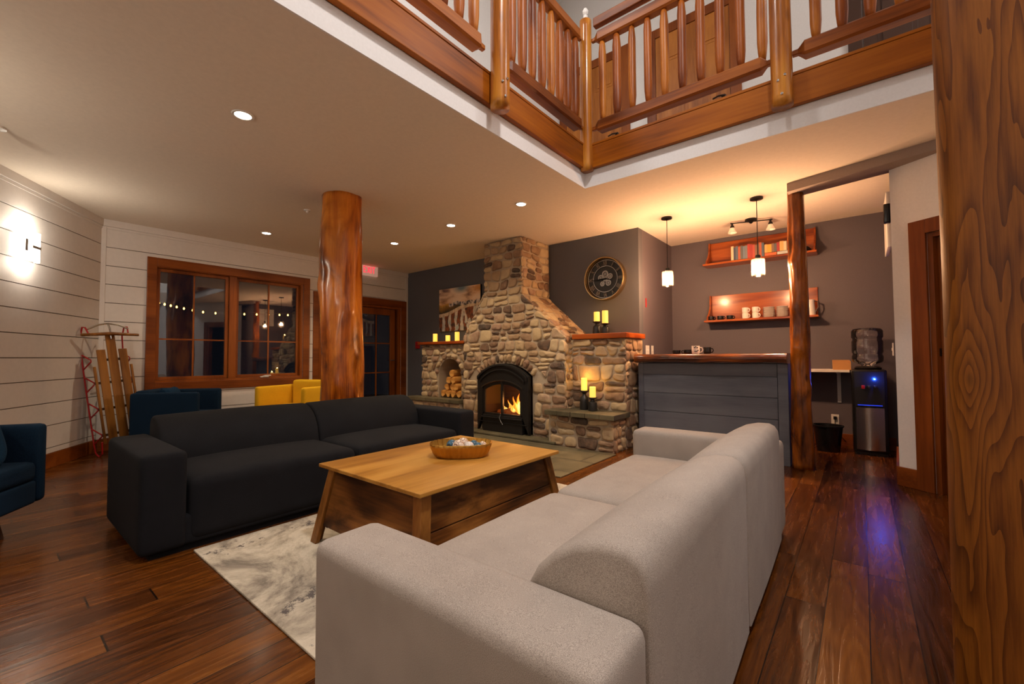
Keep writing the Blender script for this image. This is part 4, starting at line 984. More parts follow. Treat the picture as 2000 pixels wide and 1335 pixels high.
# pendants
for x, y, top, bot, l in ((-1.72, 5.0, 2.03, 1.86, 'glass jar pendant lamp over the bar, nearer the chimney'), (-.79, 4.96, 2.03, 1.86, 'glass jar pendant lamp over the bar, beside the thin log post')):
    t = thing('pendant_lamp', l, 'pendant lamp', (x, y, CEIL), group='glass pendants over the bar')
    mb = MB(); mb.lathe([(.06, 0), (.06, -.018), (.02, -.024), (.008, -.03)], n=24); mb.build('canopy', 'black', t, smooth=40)
    mb = MB(); mb.tube([(0, 0, -.02), (0, 0, top+.02-CEIL)], .004, 8); mb.build('cord', 'black', t)
    z0 = top-CEIL
    mb = MB(); mb.lathe([(.012, z0+.05), (.024, z0+.04), (.028, z0), (.02, z0-.03)], n=20); mb.build('socket', 'black', t, smooth=40)
    mb = MB(); mb.lathe([(.03, z0+.004), (.058, z0), (.062, z0-.01), (.062, z0-.155), (.058, z0-.165)], n=32, caps=False); mb.build('glass_shade', 'seeded', t, smooth=40)
    mb = MB(); mb.lathe([(.006, z0-.03), (.02, z0-.05), (.025, z0-.08), (.015, z0-.105), (.001, z0-.11)], n=16); mb.build('bulb', 'bulb', t, smooth='all')
    light('POINT', (0, 0, z0-.085), P_PEND, PEND_C, .028, parent=t)
t = thing('track_light', 'two-arm black ceiling light with frosted glass cones above the shelves', 'ceiling light', (-.97, 5.7, CEIL), radians(18))
mb = MB(); mb.lathe([(.065, 0), (.065, -.02), (.03, -.03), (.012, -.05), (.001, -.055)], n=24); mb.build('canopy', 'black', t, smooth=40)
mb = MB(); mb.tube([(-.22, 0, -.028), (.22, 0, -.028)], .007, 8); mb.build('arm', 'black', t)
for s_ in (-1, 1):
    mb = MB(); mb.tube([(s_*.2, 0, -.028), (s_*.2, 0, -.07)], .012, 10); mb.lathe([(.01, -.05), (.022, -.065), (.026, -.085)], (s_*.2, 0, 0), 16); hd = mb.build('socket', 'black', t, smooth=40)
    mb = MB(); mb.lathe([(.026, -.086), (.03, -.10), (.05, -.145)], (s_*.2, 0, 0), 24, False); mb.build('glass_cone', 'ceramic', hd, smooth=60)

# ------------------------------------------------------------ bar
BX0, BX1, BY = RWX+.05, -.545, 4.86
BAR = thing('bar_counter', 'bar with slate-blue board front and live-edge wooden top', 'bar counter', (0, BY, 0))
mb = MB(); mb.box(BX0, BX1, .0125, .40, 0, .975); mb.build('carcass', 'bar', BAR)
mb = MB()
for a, b_ in zip([.10, .215, .43, .638, .843], [.215, .43, .638, .843, .975]): mb.box(BX0, BX1-.09, 0, .012, a+.002, b_-.003)
mb.box(BX1-.085, BX1, -.012, .012, .0, .975); mb.box(BX0, BX0+.06, -.008, .012, 0, .975); mb.box(BX0+.06, BX1-.085, -.010, .012, 0, .098); mb.build('board_front', 'bar', BAR, bevel=.003)
rnd = random.Random(5); mb = MB(); nseg = 60
fr = []; X0, X1 = RWX+.05, -.54
for k in range(nseg+1):
    x = X0+(X1-X0)*k/nseg; n_ = noise.fractal(Vector((x*2.2, 3, 0)), 1, 2, 4)*.022; n2 = noise.fractal(Vector((x*3.2, 9, 0)), 1, 2, 4)*.014
    yb_ = .46
    fr.append([(x, yb_, .978), (x, -.085+n_+.02, .980+n2), (x, -.115+n_, .99+n2), (x, -.125+n_, 1.02+n2*.5), (x, -.118+n_, 1.055), (x, -.095+n_, 1.074), (x, yb_, 1.074)])
mb.loft(fr); mb.build('live_edge_top', 'bartop', BAR, smooth=50)
# things on the bar
BT = 1.0745
def mug(x, y, z, mat, label, r=.04, h=.09, rz=0, group=None, name='mug', cat='mug'):
    t = thing(name, label, cat, (x, y, z), rz, group)
    mb = MB(); mb.lathe([(r*.85, 0), (r*.97, .01), (r, h*.4), (r, h), (r*.92, h), (r*.9, h*.4), (r*.8, .008), (.001, .008)], n=24); mb.build('cup', mat, t, smooth=40)
    mb = MB(); mb.tube([(r*.95, 0, h*.8), (r*1.5, 0, h*.78), (r*1.72, 0, h*.5), (r*1.45, 0, h*.24), (r*.95, 0, h*.2)], .006, 8); mb.build('handle', mat, t, smooth=True)
    return t
mug(-1.66, 5.08, BT, 'blackpl', 'low black cup on the bar, leftmost of the two black cups', .045, .045, 2.5)
mug(-1.545, 5.12, BT, 'blackpl', 'low black cup on the bar between its twin and the white spotted mug', .045, .05, 3.0)
t = mug(-1.43, 5.02, BT, 'ceramic', 'white round mug with dark spots lying on the bar', .042, .09, .3)
mb = MB()
for k, (a, z) in enumerate(((-1.9, .07), (-1.55, .078), (-1.2, .07), (-1.75, .03), (-1.35, .03), (-1.0, .04))):
    p = Vector((cos(a)*.0425, sin(a)*.0425, z)); mb.rbox(p.x-.006, p.x+.006, p.y-.006, p.y+.006, z-.006, z+.006, .003, 2)
mb.build('spots', 'blackpl', t)
mug(-1.345, 5.16, BT, 'blackpl', 'black mug with a handle, right of the white spotted mug on the bar', .04, .075, -.2)

# ------------------------------------------------------------ wall shelves in the alcove
def wall_shelf(z0, z1, label, sides):
    t = thing('wall_shelf', label, 'wall shelf', (0, YA-.001, z0))
    mb = MB(); mb.box(-1.60, -.385, -.02, 0, 0, z1-z0); mb.build('back_board', 'shelfw', t, bevel=.003)
    mb = MB(); mb.box(-1.63, -.37, -.25, -.02, 0, .026); mb.build('shelf_board', 'shelfw', t, bevel=.004)
    for x in sides:
        mb = MB(); pts = [(x, -.02, .026), (x, -.235, .026), (x, -.21, .07), (x, -.14, .12), (x, -.08, .20), (x, -.055, z1-z0), (x, -.02, z1-z0)]
        mb.prism(pts, (.018, 0, 0)); mb.build('end_bracket', 'shelfw', t)
    return t
wall_shelf(2.262, 2.60, 'upper reddish wood wall shelf holding books in the bar alcove', (-1.6, -.403))
wall_shelf(1.50, 1.875, 'lower reddish wood wall shelf holding mugs and plates in the bar alcove', (-1.6,))
bc = [((.75, .62, .42), 'cream'), ((.05, .07, .13), 'navy'), ((.10, .14, .20), 'slate blue'), ((.45, .12, .06), 'rust'), ((.12, .13, .14), 'charcoal'), ((.16, .22, .30), 'blue'), ((.20, .22, .25), 'grey'), ((.45, .06, .05), 'red'), ((.38, .05, .05), 'dark red'), ((.50, .10, .07), 'bright red'), ((.25, .15, .10), 'brown'), ((.16, .10, .08), 'dark brown')]
bm_ = {}
for c, n_ in bc+[((.70, .40, .06), 'yellow'), ((.70, .42, .15), 'tan'), ((.45, .50, .50), 'pale blue'), ((.60, .16, .06), 'orange')]: bm_[n_] = plain('book_cloth_'+n_.replace(' ', '_'), c, .6)
MT['pages'] = plain('book_pages', (.7, .62, .48), .9)
def book(x, w_, h_, z, y, cn, label, flat=False, L=.18):
    t = thing('book', label, 'book', (x, y, z), group='books on the upper wall shelf')
    if flat:
        mb = MB(); mb.box(0, L, 0, .13, 0, .004); mb.box(0, L, 0, .13, w_-.004, w_); mb.box(0, L, 0, .004, 0, w_); mb.build('cover', bm_[cn], t); mb = MB(); mb.box(.004, L-.004, .004, .126, .004, w_-.004); mb.build('pages', 'pages', t)
    else:
        mb = MB(); mb.box(0, .003, 0, .13, 0, h_); mb.box(w_-.003, w_, 0, .13, 0, h_); mb.box(0, w_, -.003, 0, 0, h_); mb.box(.002, w_-.002, -.0042, -.003, h_*.72, h_*.8); mb.build('cover', bm_[cn], t); mb = MB(); mb.box(.003, w_-.003, 0, .126, .003, h_-.004); mb.build('pages', 'pages', t)
seq = ['cream', 'navy', 'slate blue', 'rust', 'charcoal', 'blue', 'grey', 'red', 'dark red', 'bright red', 'brown', 'dark brown', 'rust', 'slate blue']
ordn = ['first', 'second', 'third', 'fourth', 'fifth', 'sixth', 'seventh', 'eighth', 'ninth', 'tenth', 'eleventh', 'twelfth', 'thirteenth', 'fourteenth', 'fifteenth', 'sixteenth', 'seventeenth', 'eighteenth']
rnd = random.Random(2); x = -1.285; ZS = 2.2885; YS = YA-.215
for i, cn in enumerate(seq):
    w_ = rnd.uniform(.021, .030); book(x, w_, rnd.uniform(.165, .19), ZS, YS, cn, '%s book standing upright, %s from the left on the upper shelf' % (cn, ordn[i])); x += w_+.001
xl = x+.004
for k, (cn, L) in enumerate((('orange', .13), ('pale blue', .15))):
    book(xl+(0 if k == 0 else .135), .045, 0, ZS, YS, cn, '%s book lying flat on the upper shelf under a row of small books' % cn, True, L)
x = xl
for i, cn in enumerate(('tan', 'yellow', 'brown', 'charcoal', 'dark red', 'tan', 'cream', 'brown')):
    w_ = (.03, .045, .025, .028, .03, .04, .03, .025)[i]; book(x, w_, rnd.uniform(.10, .12), ZS+.0455, YS, cn, '%s small book standing on the flat books, %s from the left' % (cn, ordn[i])); x += w_+.001
mb = MB(); mb.tube([(0, 0, 0), (.06, .02, .03), (.13, .0, .02), (.17, .01, .0)], [.01, .025, .03, .01], 10); tag(mb.build('dark_ornament', 'blackpl', loc=(-.60, YA-.13, ZS+.028), smooth=True), 'dark low ornament at the right end of the upper shelf', 'ornament')
ZL = 1.5265; YL_ = YA-.14
for i, x in enumerate((-1.555, -1.44, -1.325)):
    mug(x, YL_-.03, ZL, 'blackpl', 'shiny black cup at the left of the lower shelf, %s' % ('leftmost', 'middle of three', 'right of three')[i], .04, .055, -.4, 'black cups on the lower shelf')
for i, x in enumerate((-1.145, -1.03)):
    for k in range(2):
        mug(x, YL_-.02, ZL+.073*k, 'ceramic', 'white mug, %s of the %s stack of mugs on the lower shelf' % (('bottom', 'top')[k], ('left', 'right')[i]), .038, .072, -.5, 'stacked white mugs')
for i, x in enumerate((-.885, -.74)):
    for k in range(8):
        mb = MB(); r = .066; mb.lathe([(.03, 0), (.036, .001), (r*.85, .009), (r, .016), (r*.98, .018), (.034, .006), (.001, .005)], n=28)
        o = mb.build('plate', 'ceramic', loc=(x, YL_, ZL+.0165*k), smooth=50); tag(o, 'small white plate, %s from the bottom of the %s plate stack' % (ordn[k], ('left', 'right')[i]), 'plate', 'stacked white plates on the lower shelf')
t = thing('pitcher', 'tall white insulated pitcher with dark handle on the lower shelf behind the post', 'pitcher', (-.455, YL_, ZL)); mb = MB(); mb.lathe([(.05, 0), (.052, .02), (.045, .12), (.042, .17), (.046, .185), (.03, .19), (.001, .19)], n=24); mb.build('body', 'ceramic', t, smooth=40)
mb = MB(); mb.tube([(.04, 0, .17), (.075, 0, .165), (.08, 0, .10), (.05, 0, .04)], .008, 8); mb.build('handle', 'cleg', t, smooth=True)

# ------------------------------------------------------------ small ledge, box, bin, water cooler
t = thing('wall_desk_ledge', 'small white ledge on a bracket between the thin post and the water cooler', 'ledge', (0, YA-.001, 0))
mb = MB(); mb.box(-1.0, -.10, -.36, 0, .862, .888); mb.build('ledge_board', 'whitepl', t, bevel=.003)
mb = MB(); mb.box(-.225, -.19, -.016, 0, .50, .862); mb.box(-.225, -.19, -.22, -.016, .845, .862); mb.build('bracket', 'whitepl', t)
t = thing('wooden_box', 'small open tan box standing on the white ledge', 'box', (-.175, YA-.20, .8885), .1)
mb = MB(); mb.box(-.08, .08, -.06, -.055, 0, .08); mb.box(-.08, .08, .055, .06, 0, .11); mb.box(-.08, -.075, -.055, .055, 0, .1); mb.box(.075, .08, -.055, .055, 0, .1); mb.box(-.075, .075, -.055, .055, 0, .005)
mb.build('body', plain('tan_card', (.55, .27, .09), .6), t)
mb = MB(); mb.rbox(-.1, .1, -.07, .07, 0, .006, .002, 2); tag(mb.build('napkins', 'whitepl', loc=(-.36, YA-.22, .8885), rot=.3), 'flat white papers on the white ledge beside the tan box', 'paper')
t = thing('waste_bin', 'round black waste bin under the white ledge', 'bin', (-.305, 5.92, 0))
mb = MB(); mb.lathe([(.10, 0), (.105, .01), (.135, .265), (.142, .27), (.142, .28), (.128, .28), (.098, .012), (.001, .012)], n=32); mb.build('body', 'blackpl', t, smooth=40)
mb = MB(); mb.lathe([(.127, .262), (.146, .272), (.146, .284), (.13, .284)], n=32, caps=False); mb.build('liner_rim', 'black', t, smooth=40)
WC = thing('water_cooler', 'black and steel water cooler with a clear bottle on top, in the alcove corner', 'water cooler', (.055, 6.0, 0), radians(2))
mb = MB(); mb.rbox(-.145, .145, -.12, .18, .03, .90, .02, 4); mb.box(-.135, .135, -.10, .16, 0, .03); mb.build('cabinet', 'blackpl', WC, smooth=30)
mb = MB(); pts = [(-.115+.23*k/10, -.12-.035*sin(pi*k/10)) for k in range(11)]
mb.prism([(x, y, .06) for x, y in pts], (0, 0, .44)); mb.build('steel_door', 'steel', WC, smooth=40)
mb = MB(); mb.box(-.125, .125, -.124, -.11, .51, .88); mb.build('dispensing_bay', 'blackpl', WC, bevel=.004)
mb = MB(); mb.prism([(x*.95, y, .505) for x, y in pts], (0, 0, .02)); mb.build('drip_tray', 'blackpl', WC)
mb = MB(); mb.box(-.10, .10, -.150, -.145, .526, .530); mb.build('tray_glow', 'ledsoft', WC)
for x, c in ((-.05, 'red'), (0, 'blackpl'), (.05, 'blackpl')):
    mb = MB(); mb.rbox(x-.014, x+.014, -.16, -.12, .70, .735, .004, 2); mb.build('tap', c, WC, smooth=30)
mb = MB(); mb.lathe([(.006, 0), (.006, .004), (.001, .005)], n=12, mat=Matrix.Translation((.045, -.126, .80)) @ Matrix.Rotation(pi/2, 4, 'X')); mb.build('blue_indicator', 'led', WC)
light('POINT', (.045, -.17, .80), 2.5, (.02, .10, 1), .008, parent=WC, name='indicator_light')
mb = MB(); mb.lathe([(.11, .90), (.12, .915), (.10, .93), (.05, .935)], (0, .03, 0), 32); mb.build('bottle_collar', 'blackpl', WC, smooth=40)
mb = MB(); mb.lathe([(.045, .93), (.06, .95), (.128, .98), (.134, 1.0), (.134, 1.04), (.126, 1.055), (.126, 1.07), (.134, 1.085), (.134, 1.2), (.126, 1.215), (.126, 1.23), (.136, 1.245), (.136, 1.31), (.12, 1.335), (.06, 1.345), (.03, 1.34), (.001, 1.34)], (0, .03, 0), 40, False); mb.build('water_bottle', 'bottle', WC, smooth=60)

# ------------------------------------------------------------ log column, thin post, big near post
def logmesh(mb, r0, r1, h, seed, amp=.012, knots=(), n=48, m=60):
    rings = []
    for j in range(m+1):
        t_ = j/m; z = h*t_; r = r0+(r1-r0)*t_; ox = amp*.8*noise.noise(Vector((z*.7, seed, 0))); oy = amp*.8*noise.noise(Vector((z*.7, seed, 5)))
        ring = []
        for k in range(n):
            a = 2*pi*k/n; rr = r+amp*noise.noise(Vector((cos(a)*1.6, sin(a)*1.6, z*1.6+seed)))+amp*.4*noise.noise(Vector((cos(a)*4, sin(a)*4, z*5+seed)))
            for (ka, kz, kr, kh) in knots:
                da = (a-ka+pi) % (2*pi)-pi; d2 = (da*r/kr)**2+((z-kz)/(kr*1.3))**2; rr += kh*math.exp(-d2)
            ring.append((ox+rr*cos(a), oy+rr*sin(a), z))
        rings.append(ring)
    return mb.loft(rings)
vd = atan2(-2.26, 4.02)
mb = MB(); logmesh(mb, .208, .19, CEIL, 3, .016, [(vd+.9, 1.05, .07, .02), (vd-.9, 2.0, .06, .015), (vd+.3, 1.5, .06, .012), (vd-.2, .8, .05, .012), (vd-1.5, 1.75, .08, .018)])
tag(mb.build('log_column', 'log', loc=(-4.03, 2.27, 0), smooth='all'), 'thick varnished peeled log column behind the charcoal sofa', 'column')
mb = MB(); logmesh(mb, .088, .068, CEIL-.02, 9, .013, [(4.9, 1.12, .05, .03), (4.2, 1.95, .05, .02), (5.6, .75, .05, .015), (4.4, 1.5, .05, .012)])
tag(mb.build('log_post', 'log2', loc=(-.445, 4.87, 0), smooth='all'), 'thin knotty varnished log post at the end of the bar', 'post')
mb = MB(); h = .25; r = .085; ring = []
for cx, cy, a0 in ((h-r, h-r, 0), (-h+r, h-r, pi/2), (-h+r, -h+r, pi), (h-r, -h+r, 1.5*pi)):
    for k in range(9): a = a0+pi/2*k/8; ring.append((cx+r*cos(a), cy+r*sin(a)))
mb.loft([[(x*(1-.012*z)+.002*sin(z*3+x*9), y*(1-.012*z), z) for x, y in ring] for z in [6.1*k/40 for k in range(41)]])
tag(mb.build('timber_post', 'bigpost', loc=(.455, 1.95, 0), rot=radians(-6), smooth=40), 'huge squared timber post with flamed grain at the right edge', 'post')

# ------------------------------------------------------------ loft: walls, ceiling, doors, balcony
mb = MB(); mb.box(-3.42, -3.3, -3.0, 5.2, 2.99, 6.2); struct(mb.build('wall_loft_left', 'loftwall'))
mb = MB(); mb.box(-3.42, 3.3, 5.2, 5.32, 2.99, 6.2); struct(mb.build('wall_loft_back', 'loftwall'))
mb = MB(); mb.box(3.2, 3.32, -3.0, 5.2, 2.99, 6.2); struct(mb.build('wall_loft_right', 'loftwall'))
mb = MB(); mb.box(-3.42, 3.3, -3.12, -3.0, 2.99, 6.2); struct(mb.build('wall_loft_near', 'loftwall'))
mb = MB(); mb.box(-3.5, 3.4, -3.2, 5.4, 6.2, 6.3); struct(mb.build('ceiling_loft', 'loftwall'))
def loft_door(n_, x0, mat, handle):
    w = struct(bpy.data.objects.new('door_%d' % n_, None)); COL.objects.link(w); w.location = (x0, 5.2, 2.99); L = .84
    mb = MB(); mb.box(-.11, 0, -.022, 0, 0, 2.11); mb.box(L, L+.11, -.022, 0, 0, 2.11); mb.box(0, L, -.022, 0, 2.0, 2.11); mb.build('casing', 'trim' if mat == 'door' else 'cleg', w, bevel=.003)
    mb = MB(); mb.box(.005, L-.005, -.012, 0, .01, 1.995); lf = mb.build('door_leaf', mat, w)
    mb = MB()
    for px in (.11, L/2+.04):
        pw = L/2-.15
        for z0, z1 in ((.15, .78), (.88, 1.55), (1.65, 1.87)):
            mb.box(px, px+pw, -.016, -.0125, z0, z1); mb.box(px+.035, px+pw-.035, -.024, -.016, z0+.035, z1-.035)
    mb.build('raised_panels', mat, lf, bevel=.006)
    hx = L-.07 if handle else .07
    mb = MB(); mb.lathe([(.026, 0), (.026, .008), (.012, .012), (.01, .04)], n=16, mat=Matrix.Translation((hx, -.013, .97)) @ Matrix.Rotation(pi/2, 4, 'X')); mb.tube([(hx, -.05, .97), (hx-.05, -.055, .975), (hx-.11, -.05, .965)], .009, 8); mb.build('lever_handle', 'handle', w, smooth=True)
loft_door(3, -3.18, 'door', True); loft_door(4, -1.89, 'door', True); loft_door(5, .09, 'cleg', True)
# balcony beams, rails, posts
mb = MB(); mb.box(-1.985, 2.3, 3.575, 3.617, 2.822, 3.03); mb.box(-1.985, 2.3, 3.572, 3.66, 3.032, 3.055); tag(mb.build('balcony_beam', 'beamx', bevel=.004), 'honey wood rim beam on the right side of the balcony', 'beam')
mb = MB(); mb.box(-2.017, -1.975, -1.4, 3.57, 2.822, 3.03); mb.box(-2.05, -1.972, -1.4, 3.57, 3.032, 3.055); tag(mb.build('balcony_beam', 'beamy', bevel=.004), 'honey wood rim beam on the left side of the balcony', 'beam')
def bpost(x, y, r, z0, z1, label, s=1, face=None):
    t = thing('balcony_post', label, 'post', (x, y, z0)); mb = MB(); logmesh(mb, r, r*.95, z1-z0, x*7, .004, n=24, m=24); mb.build('log_body', 'post', t, smooth='all')
    mb = MB()
    if face:
        for dx, dz in ((-.3, .16), (.3, .19), (0, .06)):
            a = face+dx; p = Vector((cos(a)*(r+.001), sin(a)*(r+.001), dz)); mb.lathe([(.009, -.004), (.009, .003), (.005, .005)], n=10, mat=Matrix.Translation(p) @ Matrix.Rotation(a, 4, 'Z') @ Matrix.Rotation(pi/2, 4, 'Y'))
        mb.build('bolts', 'chrome', t)
    else: mb.b.free()
    return t
bpost(-1.965, 3.565, .058, 2.80, 4.25, 'slim honey log post at the inner corner of the balcony')
bpost(-.385, 3.51, .068, 2.80, 4.3, 'bolted honey log post on the right side of the balcony', face=-pi/2+.1)
bpost(-1.915, 2.245, .068, 2.78, 4.3, 'bolted honey log post on the left side of the balcony', face=-.3)
mb = MB(); mb.lathe([(.022, 0), (.022, .05), (.012, .055), (.026, .075), (.028, .10), (.014, .125), (.001, .13)], n=20); tag(mb.build('candle_bulb', 'whitepl', loc=(-1.965, 3.565, 4.2505), smooth=40), 'small white bulb standing on the balcony corner post', 'bulb')
def railing(name, axis, fix, a0, a1, bals, label, tenon=(True, True), cap=False, seed=1):
    t = thing('balcony_railing', label, 'railing', (0, 0, 0), group='log baluster railings of the balcony')
    def P_(a, f, z): return (a, fix+f, z) if axis == 'x' else (fix+f, a, z)
    for nm, z0, z1, hw in (('bottom_rail', 3.145, 3.25, .05), ('top_rail', 4.00, 4.10, .045)):
        mb = MB(); rings = []
        sec = lambda s_, a: [P_(a, hw*s_*u, (z0+z1)/2+(z1-z0)/2*s_*v) for u, v in ((-1, -.7), (-.7, -1), (.7, -1), (1, -.7), (1, .7), (.7, 1), (-.7, 1), (-1, .7))]
        st_ = []
        if tenon[0]: st_ += [(a0-.055, .35), (a0-.02, .38), (a0-.005, .6), (a0+.02, 1)]
        else: st_ += [(a0, 1)]
        if tenon[1]: st_ += [(a1-.02, 1), (a1+.005, .6), (a1+.02, .38), (a1+.055, .35)]
        else: st_ += [(a1, 1)]
        mb.loft([sec(s_, a) for a, s_ in st_]); mb.build(nm, 'rail' if axis == 'x' else 'raily', t, smooth=30)
    if cap:
        mb = MB(); p, q = P_(a0-.03, -.03, 4.165), P_(a1, .03, 4.25); mb.box(min(p[0], q[0]), max(p[0], q[0]), min(p[1], q[1]), max(p[1], q[1]), 4.165, 4.25); mb.build('cap_rail', 'rail', t, bevel=.008)
    rnd = random.Random(seed)
    for i, a in enumerate(bals):
        mb = MB(); r = rnd.uniform(.033, .038); sd = rnd.uniform(0, 50); rings = []
        for j in range(13):
            tt = j/12; z = 3.235+(4.02-3.235)*tt; s_ = .62 if j in (0, 12) else (.85 if j in (1, 11) else 1)
            rings.append([tuple(Vector(P_(a, 0, z))+Vector((cos(b_), sin(b_), 0))*r*s_*(1+.10*noise.noise(Vector((cos(b_), sin(b_), z*4+sd))))) for b_ in [2*pi*k/14 for k in range(14)]])
        mb.loft(rings); mb.build('baluster', rnd.choice(('balA', 'balB', 'balA')), t, smooth='all')
    return t
railing('r', 'x', 3.60, -1.86, -.50, [-1.865+.055+.1445*k for k in range(10)][:10], 'balcony railing between the corner post and the bolted right post', cap=True, seed=3)
railing('r', 'x', 3.60, -.27, 2.2, [-.185+.145*k for k in range(16)], 'balcony railing right of the bolted right post, running off behind the timber post', (True, False), seed=4)
railing('r', 'y', -1.99, 2.40, 3.45, [2.47+.133*k for k in range(8)], 'balcony railing between the bolted left post and the corner post', seed=5)
railing('r', 'y', -1.99, -1.3, 2.10, [2.06-.137*k for k in range(12)], 'balcony railing left of the bolted left post, toward the camera', (False, True), seed=6)
# loft lamp: round flush ceiling lamp
for x, y in ((.5, 1.2), (1.9, 4.4), (-2.7, 1.0)):
    t = thing('loft_ceiling_lamp', 'round flush lamp on the loft ceiling %s' % ('over the opening' if y == 1.2 else 'at the corridor by the doors' if x > 1 else 'over the left gallery'), 'ceiling light', (x, y, 6.2))
    mb = MB(); mb.lathe([(.30, 0), (.31, -.05), (.28, -.07)], n=40, caps=False); mb.build('ring', 'steel', t, smooth=40)
    mb = MB(); mb.lathe([(.28, -.06), (.2, -.085), (.001, -.095)], n=40, caps=False); mb.build('shade', 'loftlamp', t, smooth='all')
    light('AREA', (0, 0, -.12), P_LOFT if y == 1.2 else P_LOFT*.35, LOFT_C, .5, parent=t)
# sconces added out of view to brighten the ceiling
_q = frame(PL, DL) @ Vector((3.3, .013, 2.06))
for x, y, rz in ((1.2, -2.59, 0), (-1.0, -2.59, 0), (_q.x, _q.y, atan2(DL.y, DL.x))):
    t = thing('wall_sconce', 'added fill sconce, unseen, on the near wall behind the camera, %s' % ('right' if x > 0 else 'left') if rz == 0 else 'added fill sconce, unseen, farther along the white boards, nearer the camera', 'wall lamp', (x, y, 2.05), rz)
    mb = MB(); mb.box(-.06, .06, 0, .02, -.06, .06); mb.build('back_plate', 'steel', t)
    mb = MB(); mb.box(-.105, .105, .055, .062, -.135, .135); mb.build('glass_shade', 'sconce', t)
    light('POINT', (0, .14, .10), P_FILL, WHITE_C, .05, parent=t)

# ------------------------------------------------------------ rug
mb = MB(); mb.rbox(-2.85, -1.262, .755, 3.02, .0005, .012, .004, 20); o = mb.build('rug', 'rug', smooth=40)
tag(o, 'distressed cream and grey rug under the coffee table', 'rug')

# ------------------------------------------------------------ sofas (local: seat faces +x, long axis y from 0 to L, back at x=0)
def sofa(label, mat, loc, flip=False, L=2.46, Dp=.89, turn=0):
    t = thing('sofa', label, 'sofa', loc, (pi if flip else 0)+turn)
    aw, ah = .205, .55
    mb = MB(); mb.rbox(.06, Dp-.015, .02, L-.02, .035, .20, .02, 6); mb.box(.08, Dp-.04, .05, L-.05, .0, .04)
    mb.build('base', mat, t, smooth=35)
    for y0 in (0, L-aw):
        mb = MB(); mb.rbox(0, Dp, y0, y0+aw, .03, ah, .032, 10, puff=.006); mb.build('armrest', mat, t, smooth='all')
    n = 2; W_ = (L-2*aw)/n
    for k in range(n):
        y0 = aw+k*W_; mb = MB(); mb.rbox(.22, Dp-.003, y0+.004, y0+W_-.004, .045, .395, .05, 12, puff=.025); mb.build('seat_cushion', mat, t, smooth='all')
        # thick back: flat outside, rolled and sloped top
        prof_ = [(.0, .035), (.0, .59), (.005, .63), (.02, .655), (.045, .668), (.10, .668), (.16, .652), (.22, .618), (.27, .568), (.305, .505), (.325, .44), (.34, .36), (.345, .20), (.335, .035)]
        mb = MB(); rings = []; e = .022
        for yy, s_ in ((0, .0), (.003, .45), (.010, .8), (.022, 1.0)):
            rings.append((y0+.002+yy, s_))
        rings += [(y0+W_*q, 1.0) for q in (.25, .5, .75)]
        for yy, s_ in ((.022, 1.0), (.010, .8), (.003, .45), (0, .0)): rings.append((y0+W_-.002-yy, s_))
        cx, cz = .17, .33; RRs = []
        for yy, s_ in rings:
            q = (yy-y0)/W_; pf = .008*sin(pi*max(0, min(1, q)))
            rr = []
            for px, pz in prof_:
                d = Vector((cx-px, cz-pz)); Ln = d.length; ins = e*(1-s_)-pf; d = d/Ln*ins; rr.append((px+d.x, yy, max(.035, pz+d.y)))
            RRs.append(rr)
        mb.loft(RRs); mb.build('back_cushion', mat, t, smooth=50)
    return t
sofa('long charcoal fabric sofa on the left, facing the coffee table', 'dsofa', (-3.755, .525, 0), L=2.45)
sofa('long light grey fabric sofa in the foreground, its back to the bar side', 'gsofa', (-.372, 3.045, 0), True, L=2.44, Dp=.868, turn=.022)

# ------------------------------------------------------------ coffee table
TB = thing('coffee_table', 'rustic wooden trunk coffee table with flared sides on the rug', 'coffee table', (-1.97, 1.79, .0125))
hx, hy, TZ = .45, .56, .437
mb = MB(); mb.rbox(-hx, hx, -hy, hy, TZ-.020, TZ, .004, 4); mb.build('table_top', 'table', TB, smooth=30)
def corner(sx, sy, z, ins=0):
    t_ = z/TZ; fx = hx-.045+.075*(1-t_); fy = hy-.045+.075*(1-t_); return sx*(fx-ins), sy*(fy-ins)
for sx in (-1, 1):
    for sy in (-1, 1):
        mb = MB(); rr = []
        for z in (0, TZ-.0205):
            X_, Y_ = corner(sx, sy, z); w_ = .06
            rr.append([(X_, Y_, z), (X_-sx*w_, Y_, z), (X_-sx*w_, Y_-sy*.025, z), (X_-sx*.025, Y_-sy*.025, z), (X_-sx*.025, Y_-sy*w_, z), (X_, Y_-sy*w_, z)])
        mb.loft(rr); mb.build('leg', 'tleg', TB, bevel=.003)
for sx in (-1, 1):
    for a, b_ in ((.06, .235), (.24, TZ-.021)):
        mb = MB(); rr = []
        for z in (a, b_):
            X_, Y_ = corner(sx, 1, z, .012); ds = .03*(1 if a < .2 else 0)*0; Y2 = Y_-.055
            rr.append([(X_, -Y2, z), (X_, Y2, z), (X_-sx*.02, Y2, z), (X_-sx*.02, -Y2, z)])
        mb.loft(rr); mb.build('side_board', 'tside', TB, bevel=.003)
for sy in (-1, 1):
    mb = MB(); rr = []
    for z in (.10, TZ-.021):
        X_, Y_ = corner(1, sy, z, .012); X2 = X_-.055
        rr.append([(-X2, Y_, z), (X2, Y_, z), (X2, Y_-sy*.02, z), (-X2, Y_-sy*.02, z)])
    mb.loft(rr); mb.build('end_panel', 'tend', TB, bevel=.003)
